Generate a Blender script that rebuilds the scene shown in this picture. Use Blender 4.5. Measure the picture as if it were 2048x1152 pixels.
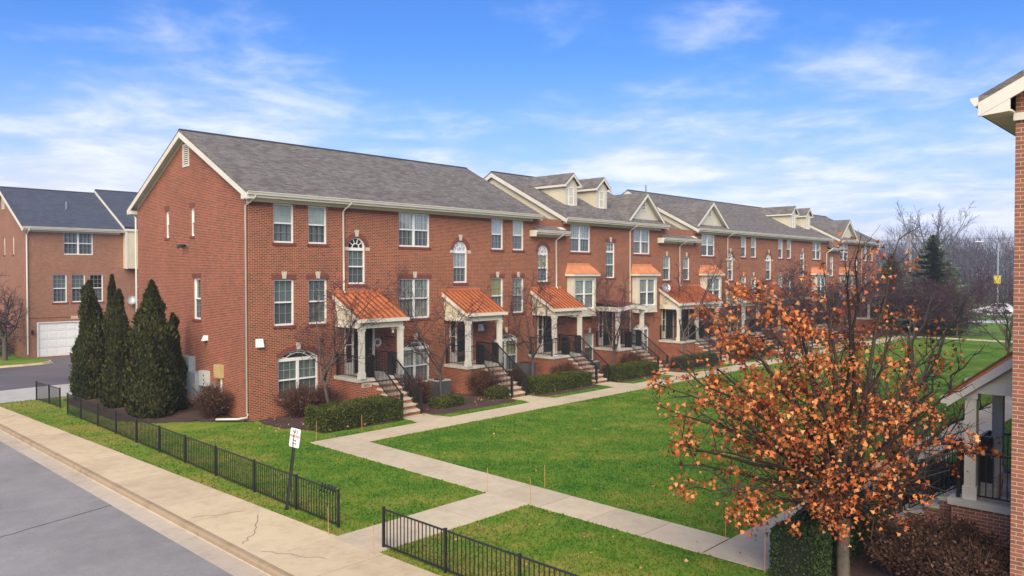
import bpy, math, random
import numpy as np
from mathutils import Vector
R_ = math.radians
random.seed(7); rng = np.random.default_rng(11)
for o in list(bpy.data.objects): bpy.data.objects.remove(o)
SC = bpy.context.scene; COL = SC.collection
# ------------------------------------------------------------------ camera
cam_d = bpy.data.cameras.new("camera"); cam = bpy.data.objects.new("camera", cam_d); COL.objects.link(cam)
cam_d.sensor_width = 36; cam_d.lens = 36*1540/2048; cam_d.clip_start = .1; cam_d.clip_end = 3000
CAMP = Vector((-14.56, -27.92, 5.6))
cam.location = CAMP
cam.rotation_euler = (R_(90-1.116), 0, R_(-46.41))
SC.camera = cam
# ------------------------------------------------------------------ light and sky
SUN_EL, SUN_AZ = 37, (-.77, -.64)
SKY_STR = .095
w = bpy.data.worlds.new("World"); SC.world = w; w.use_nodes = True
nt = w.node_tree; nt.nodes.clear()
def nd(nt, typ, **kw):
    n = nt.nodes.new(typ)
    for k, v in kw.items():
        if k.startswith('i_'):
            key = k[2:]; key = int(key) if key.isdigit() else key.replace('_', ' ')
            if hasattr(v, 'is_output') or isinstance(v, bpy.types.NodeSocket): nt.links.new(v, n.inputs[key])
            else: n.inputs[key].default_value = v
        else: setattr(n, k, v)
    return n
def math_(nt, op, a, b=0., c=0., clamp=False):
    n = nt.nodes.new('ShaderNodeMath'); n.operation = op; n.use_clamp = clamp
    for i, v in enumerate((a, b, c)):
        if isinstance(v, bpy.types.NodeSocket): nt.links.new(v, n.inputs[i])
        else: n.inputs[i].default_value = v
    return n.outputs[0]
def mixc(nt, f, a, b, mode='MIX'):
    n = nt.nodes.new('ShaderNodeMix'); n.data_type = 'RGBA'; n.blend_type = mode
    for s, v in ((n.inputs[0], f), (n.inputs[6], a), (n.inputs[7], b)):
        if isinstance(v, bpy.types.NodeSocket): nt.links.new(v, s)
        else: s.default_value = (*v, 1) if isinstance(v, tuple) and len(v) == 3 else v
    return n.outputs[2]
def ramp(nt, f, stops):
    n = nt.nodes.new('ShaderNodeValToRGB'); e = n.color_ramp.elements
    while len(e) < len(stops): e.new(.5)
    for el, (p, c) in zip(e, stops):
        el.position = p; el.color = (c, c, c, 1) if isinstance(c, (int, float)) else (*c, 1)
    nt.links.new(f, n.inputs[0]); return n.outputs[0]
def smooth(nt, v, a, b):
    n = nt.nodes.new('ShaderNodeMapRange'); n.interpolation_type = 'SMOOTHSTEP'
    nt.links.new(v, n.inputs[0]); n.inputs[1].default_value = a; n.inputs[2].default_value = b
    return n.outputs[0]
sky = nd(nt, 'ShaderNodeTexSky', sky_type='NISHITA', sun_disc=False, sun_elevation=R_(SUN_EL), sun_rotation=math.atan2(SUN_AZ[0], SUN_AZ[1]), altitude=200, air_density=1.0, dust_density=.6, ozone_density=4.5)
tc = nd(nt, 'ShaderNodeTexCoord')
sp = nd(nt, 'ShaderNodeSeparateXYZ', i_0=tc.outputs['Generated'])
dx, dy, dz = sp.outputs
den = math_(nt, 'ADD', math_(nt, 'MAXIMUM', dz, 0.), .11)
cu, cv = math_(nt, 'DIVIDE', dx, den), math_(nt, 'DIVIDE', dy, den)
# u runs across the view, v away from it
ua = math_(nt, 'ADD', math_(nt, 'MULTIPLY', cu, .69), math_(nt, 'MULTIPLY', cv, -.72))
va = math_(nt, 'ADD', math_(nt, 'MULTIPLY', cu, .72), math_(nt, 'MULTIPLY', cv, .69))
cvec = nd(nt, 'ShaderNodeCombineXYZ', i_0=math_(nt, 'MULTIPLY', ua, .8), i_1=math_(nt, 'MULTIPLY', va, .8), i_2=7.91)
n1 = nd(nt, 'ShaderNodeTexNoise', i_Vector=cvec.outputs[0], i_Scale=.55, i_Detail=2., i_Roughness=.5, i_Distortion=.2)
n2 = nd(nt, 'ShaderNodeTexNoise', i_Vector=cvec.outputs[0], i_Scale=2.6, i_Detail=10., i_Roughness=.60, i_Distortion=.2)
cov = math_(nt, 'ADD', math_(nt, 'MULTIPLY', n1.outputs[0], .60), math_(nt, 'MULTIPLY', n2.outputs[0], .40))
hi_ = smooth(nt, dz, .13, .34); lo_ = math_(nt, 'SUBTRACT', 1., smooth(nt, dz, .03, .20))
cov = math_(nt, 'ADD', cov, math_(nt, 'MULTIPLY', hi_, -.07)); cov = math_(nt, 'ADD', cov, math_(nt, 'MULTIPLY', lo_, .13))
cov = math_(nt, 'ADD', cov, math_(nt, 'MULTIPLY', math_(nt, 'MULTIPLY', lo_, .12), math_(nt, 'SUBTRACT', 1., smooth(nt, ua, -2.6, -.9))))
cl = math_(nt, 'MULTIPLY', smooth(nt, cov, .47, .70), .86)
blue = mixc(nt, 1., sky.outputs[0], (.56, .94, 1.46), 'MULTIPLY')
lowb = math_(nt, 'SUBTRACT', 1., smooth(nt, dz, -.02, .30))
skyc = mixc(nt, math_(nt, 'MULTIPLY', lowb, .78), blue, (5.5, 6.3, 9.2))
white = mixc(nt, smooth(nt, n2.outputs[0], .38, .66), (6.3, 6.7, 8.6), (8.3, 8.5, 9.3))
final = mixc(nt, cl, skyc, white)
bg = nd(nt, 'ShaderNodeBackground', i_0=final, i_1=SKY_STR)
out = nd(nt, 'ShaderNodeOutputWorld', i_0=bg.outputs[0])
sl = bpy.data.lights.new("sun", 'SUN'); sl.energy = 4.4; sl.angle = R_(55); sl.color = (1, .85, .60)
sun = bpy.data.objects.new("sun", sl); COL.objects.link(sun)
h = math.hypot(*SUN_AZ); ce = math.cos(R_(SUN_EL))
SD = Vector((SUN_AZ[0]/h*ce, SUN_AZ[1]/h*ce, math.sin(R_(SUN_EL))))
sun.rotation_euler = SD.to_track_quat('Z', 'Y').to_euler(); sun.location = (0, 0, 60)
vs = SC.view_settings; vs.view_transform = 'Standard'; vs.look = 'None'; vs.gamma = 1; vs.exposure = .45
SC.render.engine = 'CYCLES'; SC.cycles.use_denoising = True; SC.cycles.max_bounces = 6; SC.cycles.transparent_max_bounces = 12

# ------------------------------------------------------------------ materials
M = {}
def newmat(name):
    m = bpy.data.materials.new(name); m.use_nodes = True
    t = m.node_tree; t.nodes.clear(); M[name] = m
    b = nd(t, 'ShaderNodeBsdfPrincipled'); o = nd(t, 'ShaderNodeOutputMaterial', i_0=b.outputs[0])
    return m, t, b
def lk(t, a, b): t.links.new(a, b)
def bump(t, b, h, s=.3, d=.01):
    n = nd(t, 'ShaderNodeBump', i_Strength=s, i_Distance=d); lk(t, h, n.inputs['Height']); lk(t, n.outputs[0], b.inputs['Normal'])
def noise(t, vec, scale, detail=4, rough=.55, dist=0.):
    n = nd(t, 'ShaderNodeTexNoise', i_Scale=scale, i_Detail=float(detail), i_Roughness=rough, i_Distortion=dist)
    if vec is not None: lk(t, vec, n.inputs['Vector'])
    return n.outputs[0]
def wallvec(t, swap=False, zs=1.):
    g = nd(t, 'ShaderNodeNewGeometry'); p = nd(t, 'ShaderNodeSeparateXYZ', i_0=g.outputs['Position'])
    n = nd(t, 'ShaderNodeSeparateXYZ', i_0=g.outputs['True Normal'])
    fx = math_(t, 'GREATER_THAN', math_(t, 'ABSOLUTE', n.outputs[0]), math_(t, 'ABSOLUTE', n.outputs[1]))
    u = math_(t, 'ADD', math_(t, 'MULTIPLY', p.outputs[1], fx), math_(t, 'MULTIPLY', p.outputs[0], math_(t, 'SUBTRACT', 1., fx)))
    z = math_(t, 'MULTIPLY', p.outputs[2], zs)
    c = nd(t, 'ShaderNodeCombineXYZ', i_0=z if swap else u, i_1=u if swap else z)
    return c.outputs[0], g.outputs['Position']
def brickmat(name, c1, c2, mortar, swap=False, amt=.5, msize=.0055):
    m, t, b = newmat(name); v, pos = wallvec(t, swap)
    k = nd(t, 'ShaderNodeTexBrick', i_Vector=v, i_Color1=(*c1, 1), i_Color2=(*c2, 1), i_Mortar=(*mortar, 1), i_Scale=1., i_Bias=-.1)
    k.inputs['Mortar Size'].default_value = msize; k.inputs['Mortar Smooth'].default_value = .2
    k.inputs['Brick Width'].default_value = .2032; k.inputs['Row Height'].default_value = .0677
    lo = noise(t, pos, .55, 3); hi = noise(t, pos, 9., 3)
    mp_ = nd(t, 'ShaderNodeMapping', i_Vector=v, i_Scale=(1.3, .16, 1.)); stk = noise(t, mp_.outputs[0], 1.6, 5, .65)
    f = math_(t, 'ADD', math_(t, 'MULTIPLY', lo, amt*.6), math_(t, 'ADD', math_(t, 'MULTIPLY', hi, .42), math_(t, 'MULTIPLY', stk, amt*.5)))
    g = ramp(t, f, [(.30, .70), (.80, 1.26)])
    c = mixc(t, 1., k.outputs[0], g, 'MULTIPLY')
    lk(t, c, b.inputs['Base Color']); b.inputs['Roughness'].default_value = .88
    bump(t, b, math_(t, 'ADD', math_(t, 'SUBTRACT', 1., k.outputs[1]), math_(t, 'MULTIPLY', hi, .3)), .55, .008)
    return m
brickmat('brick', (.270, .047, .027), (.120, .025, .017), (.50, .35, .19), msize=.0062, amt=.75)
brickmat('brick_soldier', (.215, .055, .036), (.165, .04, .028), (.26, .13, .09), swap=True, msize=.004)
brickmat('brick_brown', (.34, .135, .075), (.24, .092, .055), (.42, .31, .21))
brickmat('brick_right', (.33, .115, .075), (.20, .08, .055), (.52, .40, .27), msize=.006)
def plain(name, col, rough=.6, ns=3., amt=.12, metallic=0., bs=0., spec=.5):
    m, t, b = newmat(name); g = nd(t, 'ShaderNodeNewGeometry')
    n = noise(t, g.outputs['Position'], ns, 5, .6)
    f = ramp(t, n, [(.3, 1-amt), (.7, 1+amt)])
    lk(t, mixc(t, 1., col, f, 'MULTIPLY'), b.inputs['Base Color'])
    b.inputs['Roughness'].default_value = rough; b.inputs['Metallic'].default_value = metallic
    b.inputs['Specular IOR Level'].default_value = spec
    if bs: bump(t, b, noise(t, g.outputs['Position'], ns*8, 4), bs, .01)
    return m
plain('trim', (.66, .62, .54), .6, 1.5, .08)
plain('white', (.78, .78, .76), .45, 4, .04)
plain('panel_cream', (.58, .54, .44), .7, 2, .06)
plain('siding', (.62, .56, .40), .6, 1.2, .07)
plain('limestone', (.55, .48, .37), .8, 6, .15, bs=.2)
plain('slab', (.52, .49, .43), .85, 4, .18, bs=.25)
plain('black_metal', (.016, .016, .017), .42, 6, .2)
plain('door', (.018, .028, .026), .35, 5, .2)
plain('grey_box', (.27, .32, .36), .5, 5, .12)
plain('light_box', (.52, .54, .52), .5, 5, .08)
plain('tan_box', (.50, .38, .17), .55, 5, .08)
plain('ac_metal', (.10, .105, .11), .5, 10, .2)
plain('galv', (.36, .38, .40), .4, 8, .15, metallic=.5)
plain('orange', (.60, .24, .12), .5, 10, .15)
plain('wood', (.36, .21, .10), .6, 14, .25)
plain('pole_wood', (.24, .21, .18), .85, 6, .25)
plain('gap', (.05, .042, .034), .95, 10, .2)
plain('sign_red', (.55, .03, .03), .5, 10, .03); plain('sign_black', (.03, .03, .035), .5, 10, .03)
plain('plaque', (.55, .42, .33), .8, 12, .1)
plain('yellow', (.7, .55, .05), .5, 9, .1)
plain('tyre', (.02, .02, .02), .8, 9, .1)
plain('car_white', (.75, .76, .78), .25, 2, .03); plain('car_silver', (.42, .46, .52), .25, 2, .03); plain('car_dark', (.05, .07, .10), .25, 2, .03)
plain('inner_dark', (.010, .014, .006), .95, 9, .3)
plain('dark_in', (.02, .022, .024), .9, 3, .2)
# copper roofing
m, t, b = newmat('copper'); g = nd(t, 'ShaderNodeNewGeometry')
n = noise(t, g.outputs['Position'], 1.6, 6, .65); n_ = noise(t, g.outputs['Position'], 14., 3)
c = ramp(t, math_(t, 'ADD', math_(t, 'MULTIPLY', n, .8), math_(t, 'MULTIPLY', n_, .2)), [(.3, (.50, .150, .060)), (.55, (.61, .210, .083)), (.75, (.65, .275, .125))])
lk(t, c, b.inputs['Base Color']); b.inputs['Roughness'].default_value = .42; b.inputs['Metallic'].default_value = .25
plain('copper_light', (.68, .30, .15), .45, 3, .15, metallic=.25)
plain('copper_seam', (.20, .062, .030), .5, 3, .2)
plain('copper_brown', (.15, .055, .03), .55, 3, .2)
# shingles
def shingle(name, c1, c2, dark):
    m, t, b = newmat(name); v, pos = wallvec(t, zs=2.15)
    k = nd(t, 'ShaderNodeTexBrick', i_Vector=v, i_Color1=(*c1, 1), i_Color2=(*c2, 1), i_Mortar=(*dark, 1), i_Scale=1.)
    k.inputs['Mortar Size'].default_value = .006; k.inputs['Brick Width'].default_value = .30; k.inputs['Row Height'].default_value = .14
    k.inputs['Mortar Smooth'].default_value = .6
    mp = nd(t, 'ShaderNodeMapping', i_Vector=v, i_Scale=(11., 26., 1.))
    n = noise(t, mp.outputs[0], 1., 3, .7); lo = noise(t, pos, .5, 4)
    f = ramp(t, math_(t, 'ADD', math_(t, 'MULTIPLY', n, .85), math_(t, 'MULTIPLY', lo, .15)), [(.25, .50), (.75, 1.5)])
    lk(t, mixc(t, 1., k.outputs[0], f, 'MULTIPLY'), b.inputs['Base Color']); b.inputs['Roughness'].default_value = .95; b.inputs['Specular IOR Level'].default_value = .2
    bump(t, b, math_(t, 'SUBTRACT', n, math_(t, 'MULTIPLY', k.outputs[1], .8)), .5, .015)
shingle('shingle', (.215, .195, .178), (.120, .109, .101), (.060, .054, .050))
shingle('shingle_blue', (.088, .102, .138), (.062, .073, .100), (.033, .039, .053))
plain('shingle_edge', (.035, .032, .03), .9, 6, .2)
# glass over blinds
def glass(name, refl):
    m, t, b = newmat(name); o = t.nodes['Material Output']
    tr = nd(t, 'ShaderNodeBsdfTransparent', i_0=(.93, .97, .97, 1)); gl = nd(t, 'ShaderNodeBsdfGlossy', i_0=(1, 1, 1, 1), i_1=.03)
    lw = nd(t, 'ShaderNodeLayerWeight', i_0=.35)
    f = math_(t, 'ADD', math_(t, 'MULTIPLY', lw.outputs[0], .55), refl, clamp=True)
    mx = nd(t, 'ShaderNodeMixShader', i_0=f); lk(t, tr.outputs[0], mx.inputs[1]); lk(t, gl.outputs[0], mx.inputs[2]); lk(t, mx.outputs[0], o.inputs[0])
glass('glass', .10)
m, t, b = newmat('screen'); o = t.nodes['Material Output']      # insect screen over the lower sash
tr = nd(t, 'ShaderNodeBsdfTransparent', i_0=(.60, .62, .63, 1)); gl = nd(t, 'ShaderNodeBsdfGlossy', i_0=(.6, .6, .6, 1), i_1=.12)
mx = nd(t, 'ShaderNodeMixShader', i_0=.12); lk(t, tr.outputs[0], mx.inputs[1]); lk(t, gl.outputs[0], mx.inputs[2]); lk(t, mx.outputs[0], o.inputs[0])
def cloth(name, col, vertical, scale, lo):
    m, t, b = newmat(name); v, pos = wallvec(t); s = nd(t, 'ShaderNodeSeparateXYZ', i_0=v)
    c = nd(t, 'ShaderNodeCombineXYZ', i_0=s.outputs[0 if vertical else 1])
    wv = nd(t, 'ShaderNodeTexWave', i_Vector=c.outputs[0], i_Scale=scale, i_Distortion=1.6 if vertical else 0., i_Detail=1.)
    f = ramp(t, wv.outputs[1], [(.15, lo), (.6, 1.)])
    n = ramp(t, noise(t, pos, .9, 2), [(.3, .72), (.7, 1.1)])
    lk(t, mixc(t, 1., mixc(t, 1., col, f, 'MULTIPLY'), n, 'MULTIPLY'), b.inputs['Base Color']); b.inputs['Roughness'].default_value = .9
cloth('blind_white', (.84, .88, .80), False, 7., .86)
cloth('blind_grey', (.36, .41, .39), False, 7., .55)
cloth('curtain', (.74, .76, .70), True, 1.5, .5)
cloth('curtain_dark', (.42, .47, .47), True, 1.3, .5)
cloth('blind_yellow', (.70, .60, .26), True, 1.2, .6)
# ground
def grassmat(name, blades=False):
    m, t, b = newmat(name); g = nd(t, 'ShaderNodeNewGeometry'); p = g.outputs['Position']
    s = nd(t, 'ShaderNodeSeparateXYZ', i_0=p)
    fl = nd(t, 'ShaderNodeCombineXYZ', i_0=s.outputs[0], i_1=s.outputs[1]).outputs[0]
    a = noise(t, fl, .22, 4, .6); c_ = noise(t, fl, 1.3, 5, .65, .4); d = noise(t, fl, 17., 4, .7)
    st = nd(t, 'ShaderNodeTexWave', i_Vector=fl, i_Scale=.19, i_Distortion=1.2, i_Detail=2.); st.bands_direction = 'DIAGONAL'
    f = math_(t, 'ADD', math_(t, 'MULTIPLY', a, .42), math_(t, 'MULTIPLY', c_, .50))
    f = math_(t, 'ADD', f, math_(t, 'MULTIPLY', math_(t, 'ADD', d, noise(t, fl, 5., 4, .7)), .10)); f = math_(t, 'ADD', f, .015)
    # the verge along the street is more worn and yellow
    vg = math_(t, 'SUBTRACT', 1., smooth(t, s.outputs[0], -5.0, 1.5)); f = math_(t, 'ADD', f, math_(t, 'MULTIPLY', vg, .09))
    f = math_(t, 'ADD', f, math_(t, 'MULTIPLY', st.outputs[1], .05))
    c = ramp(t, f, [(.36, (.030, .104, .011)), (.51, (.062, .172, .015)), (.63, (.125, .222, .020)), (.78, (.28, .26, .05))])
    if blades:
        c = mixc(t, 1., c, ramp(t, g.outputs['Random Per Island'], [(0., .68), (1., (1.12, 1.14, 1.05))]), 'MULTIPLY')
        b.inputs['Roughness'].default_value = .7; tl = nd(t, 'ShaderNodeBsdfTranslucent', i_0=c); mx = nd(t, 'ShaderNodeMixShader', i_0=.5); lk(t, b.outputs[0], mx.inputs[1]); lk(t, tl.outputs[0], mx.inputs[2]); lk(t, mx.outputs[0], t.nodes['Material Output'].inputs[0])
    else:
        c = mixc(t, 1., c, ramp(t, d, [(.3, .88), (.7, 1.12)]), 'MULTIPLY'); b.inputs['Roughness'].default_value = .95
        bump(t, b, noise(t, fl, 34., 3, .7), .35, .03)
    b.inputs['Specular IOR Level'].default_value = .15
    lk(t, c, b.inputs['Base Color'])
grassmat('lawn'); grassmat('blade', True)
def concrete(name, col, stain):
    m, t, b = newmat(name); g = nd(t, 'ShaderNodeNewGeometry'); p = g.outputs['Position']
    a = noise(t, p, .35, 5, .6); d = noise(t, p, 3.2, 6, .65); e = noise(t, p, 60., 2)
    f = math_(t, 'ADD', math_(t, 'ADD', math_(t, 'MULTIPLY', a, .4), math_(t, 'MULTIPLY', d, .4)), math_(t, 'MULTIPLY', e, .2))
    isl = ramp(t, g.outputs['Random Per Island'], [(0., .93), (1., 1.05)])
    c = mixc(t, 1., ramp(t, f, [(.34, stain), (.52, col), (.72, tuple(min(1, x*1.14) for x in col))]), isl, 'MULTIPLY')
    lk(t, c, b.inputs['Base Color']); b.inputs['Roughness'].default_value = .88; bump(t, b, math_(t, 'ADD', e, d), .25, .008)
concrete('concrete', (.63, .50, .315), (.46, .345, .21))
concrete('walk_concrete', (.58, .485, .335), (.44, .35, .235))
concrete('kerb_concrete', (.36, .265, .165), (.22, .155, .09)); concrete('gutter_concrete', (.50, .42, .32), (.36, .285, .20))
concrete('apron', (.47, .45, .41), (.38, .36, .32))
concrete('pale_road', (.60, .60, .62), (.48, .48, .5))
m, t, b = newmat('asphalt'); g = nd(t, 'ShaderNodeNewGeometry'); p = g.outputs['Position']
a = noise(t, p, .25, 5, .6); d = noise(t, p, 16., 4, .9); e = noise(t, p, 1.6, 5, .65)
f = math_(t, 'ADD', math_(t, 'ADD', math_(t, 'MULTIPLY', a, .40), math_(t, 'MULTIPLY', d, .35)), math_(t, 'MULTIPLY', e, .25))
lk(t, ramp(t, f, [(.36, (.185, .176, .166)), (.62, (.335, .318, .300))]), b.inputs['Base Color']); b.inputs['Roughness'].default_value = .85; bump(t, b, d, .4, .01)
m, t, b = newmat('asphalt_alley'); g = nd(t, 'ShaderNodeNewGeometry'); p = g.outputs['Position']
f = math_(t, 'ADD', math_(t, 'MULTIPLY', noise(t, p, .3, 5), .6), math_(t, 'MULTIPLY', noise(t, p, 30., 3), .4))
lk(t, ramp(t, f, [(.3, (.085, .075, .078)), (.7, (.165, .145, .15))]), b.inputs['Base Color']); b.inputs['Roughness'].default_value = .8
m, t, b = newmat('mulch'); g = nd(t, 'ShaderNodeNewGeometry'); p = g.outputs['Position']
f = math_(t, 'ADD', math_(t, 'MULTIPLY', noise(t, p, 1.2, 4), .4), math_(t, 'MULTIPLY', noise(t, p, 26., 4, .7), .6))
lk(t, ramp(t, f, [(.3, (.028, .016, .013)), (.55, (.085, .045, .034)), (.75, (.17, .105, .08))]), b.inputs['Base Color']); b.inputs['Roughness'].default_value = .95
bump(t, b, noise(t, p, 30., 4, .7), 1., .05)
def leafmat(name, stops, rough=.7, zvar=0.):
    m, t, b = newmat(name); g = nd(t, 'ShaderNodeNewGeometry')
    f = math_(t, 'ADD', math_(t, 'MULTIPLY', g.outputs['Random Per Island'], .6), math_(t, 'MULTIPLY', noise(t, g.outputs['Position'], 1.4, 3), .5))
    lk(t, ramp(t, f, stops), b.inputs['Base Color']); b.inputs['Roughness'].default_value = rough; b.inputs['Specular IOR Level'].default_value = .2
leafmat('maple_leaf', [(.20, (.07, .020, .011)), (.38, (.30, .064, .022)), (.56, (.50, .140, .040)), (.72, (.60, .22, .07)), (.9, (.58, .34, .16))])
leafmat('arborvitae', [(.2, (.010, .015, .006)), (.5, (.027, .034, .009)), (.8, (.075, .072, .017))])
leafmat('hedge', [(.2, (.016, .026, .007)), (.5, (.046, .062, .011)), (.8, (.125, .135, .020))])
leafmat('hedge_dark', [(.2, (.012, .024, .010)), (.5, (.028, .052, .018)), (.8, (.065, .095, .03))])
leafmat('spruce', [(.2, (.034, .055, .042)), (.5, (.070, .100, .068)), (.8, (.13, .15, .09))])
leafmat('shrub', [(.2, (.050, .023, .016)), (.5, (.115, .053, .033)), (.8, (.20, .105, .062))])
leafmat('shrub_dark', [(.2, (.028, .015, .011)), (.5, (.064, .032, .022)), (.8, (.115, .060, .040))])
leafmat('bark', [(.2, (.045, .036, .032)), (.8, (.12, .10, .09))], .9)
plain('bark_maple', (.105, .085, .066), .9, 7, .4, bs=.6)
leafmat('bark_dark', [(.2, (.024, .018, .015)), (.8, (.065, .050, .040))], .9)
leafmat('bark_purple', [(.2, (.038, .021, .025)), (.8, (.098, .056, .066))], .9)
leafmat('bark_far', [(.2, (.055, .046, .056)), (.8, (.125, .108, .120))], .9)
leafmat('dry_leaf', [(.2, (.25, .10, .05)), (.8, (.5, .28, .14))], .8)

# ------------------------------------------------------------------ object helpers
def link(o, parent=None):
    COL.objects.link(o)
    if parent is not None: o.parent = parent
    return o
def tag(o, label=None, cat=None, group=None, kind=None):
    if label: o['label'] = label
    if cat: o['category'] = cat
    if group: o['group'] = group
    if kind: o['kind'] = kind
    return o
def thing(name, label, cat, loc=(0, 0, 0), group=None):
    o = bpy.data.objects.new(name, None); o.empty_display_size = .2; o.location = loc; COL.objects.link(o)
    return tag(o, label, cat, group)
def wloc(o):
    v = Vector((0, 0, 0))
    while o is not None: v += o.location; o = o.parent
    return v
def copy_tree(o, parent=None):
    c = o.copy(); COL.objects.link(c); c.parent = parent
    for ch in list(o.children): copy_tree(ch, c)
    return c
class MB:
    def __init__(s): s.v = []; s.f = []; s.mi = []; s.cur = 0
    def face(s, pts):
        n = len(s.v); s.v += [tuple(p) for p in pts]; s.f.append(tuple(range(n, n+len(pts)))); s.mi.append(s.cur)
    def hexa(s, p):
        n = len(s.v); s.v += [tuple(q) for q in p]
        for q in ((0, 3, 2, 1), (4, 5, 6, 7), (0, 1, 5, 4), (1, 2, 6, 5), (2, 3, 7, 6), (3, 0, 4, 7)):
            s.f.append(tuple(n+i for i in q)); s.mi.append(s.cur)
        return s
    def box(s, x0, x1, y0, y1, z0, z1):
        return s.hexa([(x0, y0, z0), (x1, y0, z0), (x1, y1, z0), (x0, y1, z0), (x0, y0, z1), (x1, y0, z1), (x1, y1, z1), (x0, y1, z1)])
    def prism(s, poly, axis, a, b):
        """extrude a 2-D polygon along an axis: 'x' -> (y,z), 'y' -> (x,z), 'z' -> (x,y)"""
        def P(p, c): return {'x': (c, p[0], p[1]), 'y': (p[0], c, p[1]), 'z': (p[0], p[1], c)}[axis]
        n = len(s.v); k = len(poly)
        s.v += [P(p, a) for p in poly] + [P(p, b) for p in poly]
        s.f.append(tuple(range(n, n+k))); s.f.append(tuple(range(n+2*k-1, n+k-1, -1))); s.mi += [s.cur]*2
        for i in range(k):
            j = (i+1) % k; s.f.append((n+i, n+k+i, n+k+j, n+j)); s.mi.append(s.cur)
        return s
    def tube(s, pts, rad, sides=6, cap=False):
        pts = [Vector(p) for p in pts]; rad = rad if hasattr(rad, '__len__') else [rad]*len(pts)
        rings = []; up = Vector((.31, .21, .93))
        for i, p in enumerate(pts):
            d = (pts[min(i+1, len(pts)-1)]-pts[max(i-1, 0)]).normalized()
            a = d.cross(up)
            if a.length < .05: a = d.cross(Vector((1, 0, 0)))
            a.normalize(); c = d.cross(a); n = len(s.v)
            for k in range(sides):
                t = 2*math.pi*k/sides; s.v.append(tuple(p+(a*math.cos(t)+c*math.sin(t))*rad[i]))
            rings.append(n)
        for i in range(len(rings)-1):
            A, B = rings[i], rings[i+1]
            for k in range(sides):
                j = (k+1) % sides; s.f.append((A+k, A+j, B+j, B+k)); s.mi.append(s.cur)
        if cap:
            s.f.append(tuple(rings[0]+k for k in range(sides))[::-1]); s.f.append(tuple(rings[-1]+k for k in range(sides))); s.mi += [s.cur]*2
        return s
    def build(s, name, mat, parent=None, smooth=False, label=None):
        me = bpy.data.meshes.new(name); off = wloc(parent) if parent is not None else Vector((0, 0, 0))
        v = np.array(s.v, dtype=np.float32)-np.array(off, dtype=np.float32) if len(s.v) else np.zeros((0, 3))
        me.from_pydata(v.tolist(), [], s.f)
        for mm in (mat if isinstance(mat, (list, tuple)) else [mat]): me.materials.append(M[mm])
        if isinstance(mat, (list, tuple)): me.polygons.foreach_set('material_index', s.mi)
        if smooth: me.polygons.foreach_set('use_smooth', [True]*len(me.polygons))
        me.update(); o = bpy.data.objects.new(name, me); link(o, parent)
        if label: o['label'] = label
        return o
def soup(name, V, k, mat, parent=None):
    """mesh of loose k-gons from an (n*k,3) array"""
    V = np.asarray(V, dtype=np.float32).reshape(-1, 3)
    if parent is not None: V = V-np.array(wloc(parent), dtype=np.float32)
    n = len(V)//k; me = bpy.data.meshes.new(name); me.vertices.add(len(V)); me.vertices.foreach_set('co', V.ravel())
    me.loops.add(n*k); me.loops.foreach_set('vertex_index', np.arange(n*k, dtype=np.int32))
    me.polygons.add(n); me.polygons.foreach_set('loop_start', np.arange(0, n*k, k, dtype=np.int32)); me.polygons.foreach_set('loop_total', np.full(n, k, dtype=np.int32))
    me.materials.append(M[mat]); me.update(); me.validate()
    o = bpy.data.objects.new(name, me); return link(o, parent)
def bbox(x0, x1, y0, y1, z0, z1, name, mat, parent=None): return MB().box(x0, x1, y0, y1, z0, z1).build(name, mat, parent)

# ------------------------------------------------------------------ building kit
G = -.17                                   # lawn level; the house walls start at 0
def mpx(Y, sgn=1):                         # facade along x; d goes into the wall
    return lambda u, z, d: (u, Y+d*sgn, z)
def mpy(X, sgn=1):                         # gable wall along y
    return lambda u, z, d: (X+d*sgn, u, z)
def ub(mb, mp, u0, u1, z0, z1, d0, d1):
    c = [(u0, z0, d0), (u1, z0, d0), (u1, z0, d1), (u0, z0, d1), (u0, z1, d0), (u1, z1, d0), (u1, z1, d1), (u0, z1, d1)]
    return mb.hexa([mp(*q) for q in c])
def upoly(mb, mp, poly, d0, d1):
    a = [mp(u, z, d0) for u, z in poly]; b = [mp(u, z, d1) for u, z in poly]; k = len(poly)
    mb.face(a); mb.face(b[::-1])
    for i in range(k): j = (i+1) % k; mb.face([a[i], b[i], b[j], a[j]])
def arch_pts(u0, u1, z, rise, n=14):
    w = u1-u0
    if rise >= w/2-.001: r = w/2; cz = z; cu = (u0+u1)/2; a0, a1 = math.pi, 0
    else:
        r = (w*w/4+rise*rise)/(2*rise); cu = (u0+u1)/2; cz = z+rise-r; h_ = math.asin(w/2/r); a0, a1 = math.pi/2+h_, math.pi/2-h_
    return [(cu+r*math.cos(a0+(a1-a0)*i/n), cz+r*math.sin(a0+(a1-a0)*i/n)) for i in range(n+1)], (cu, cz, r, a0, a1)
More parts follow.
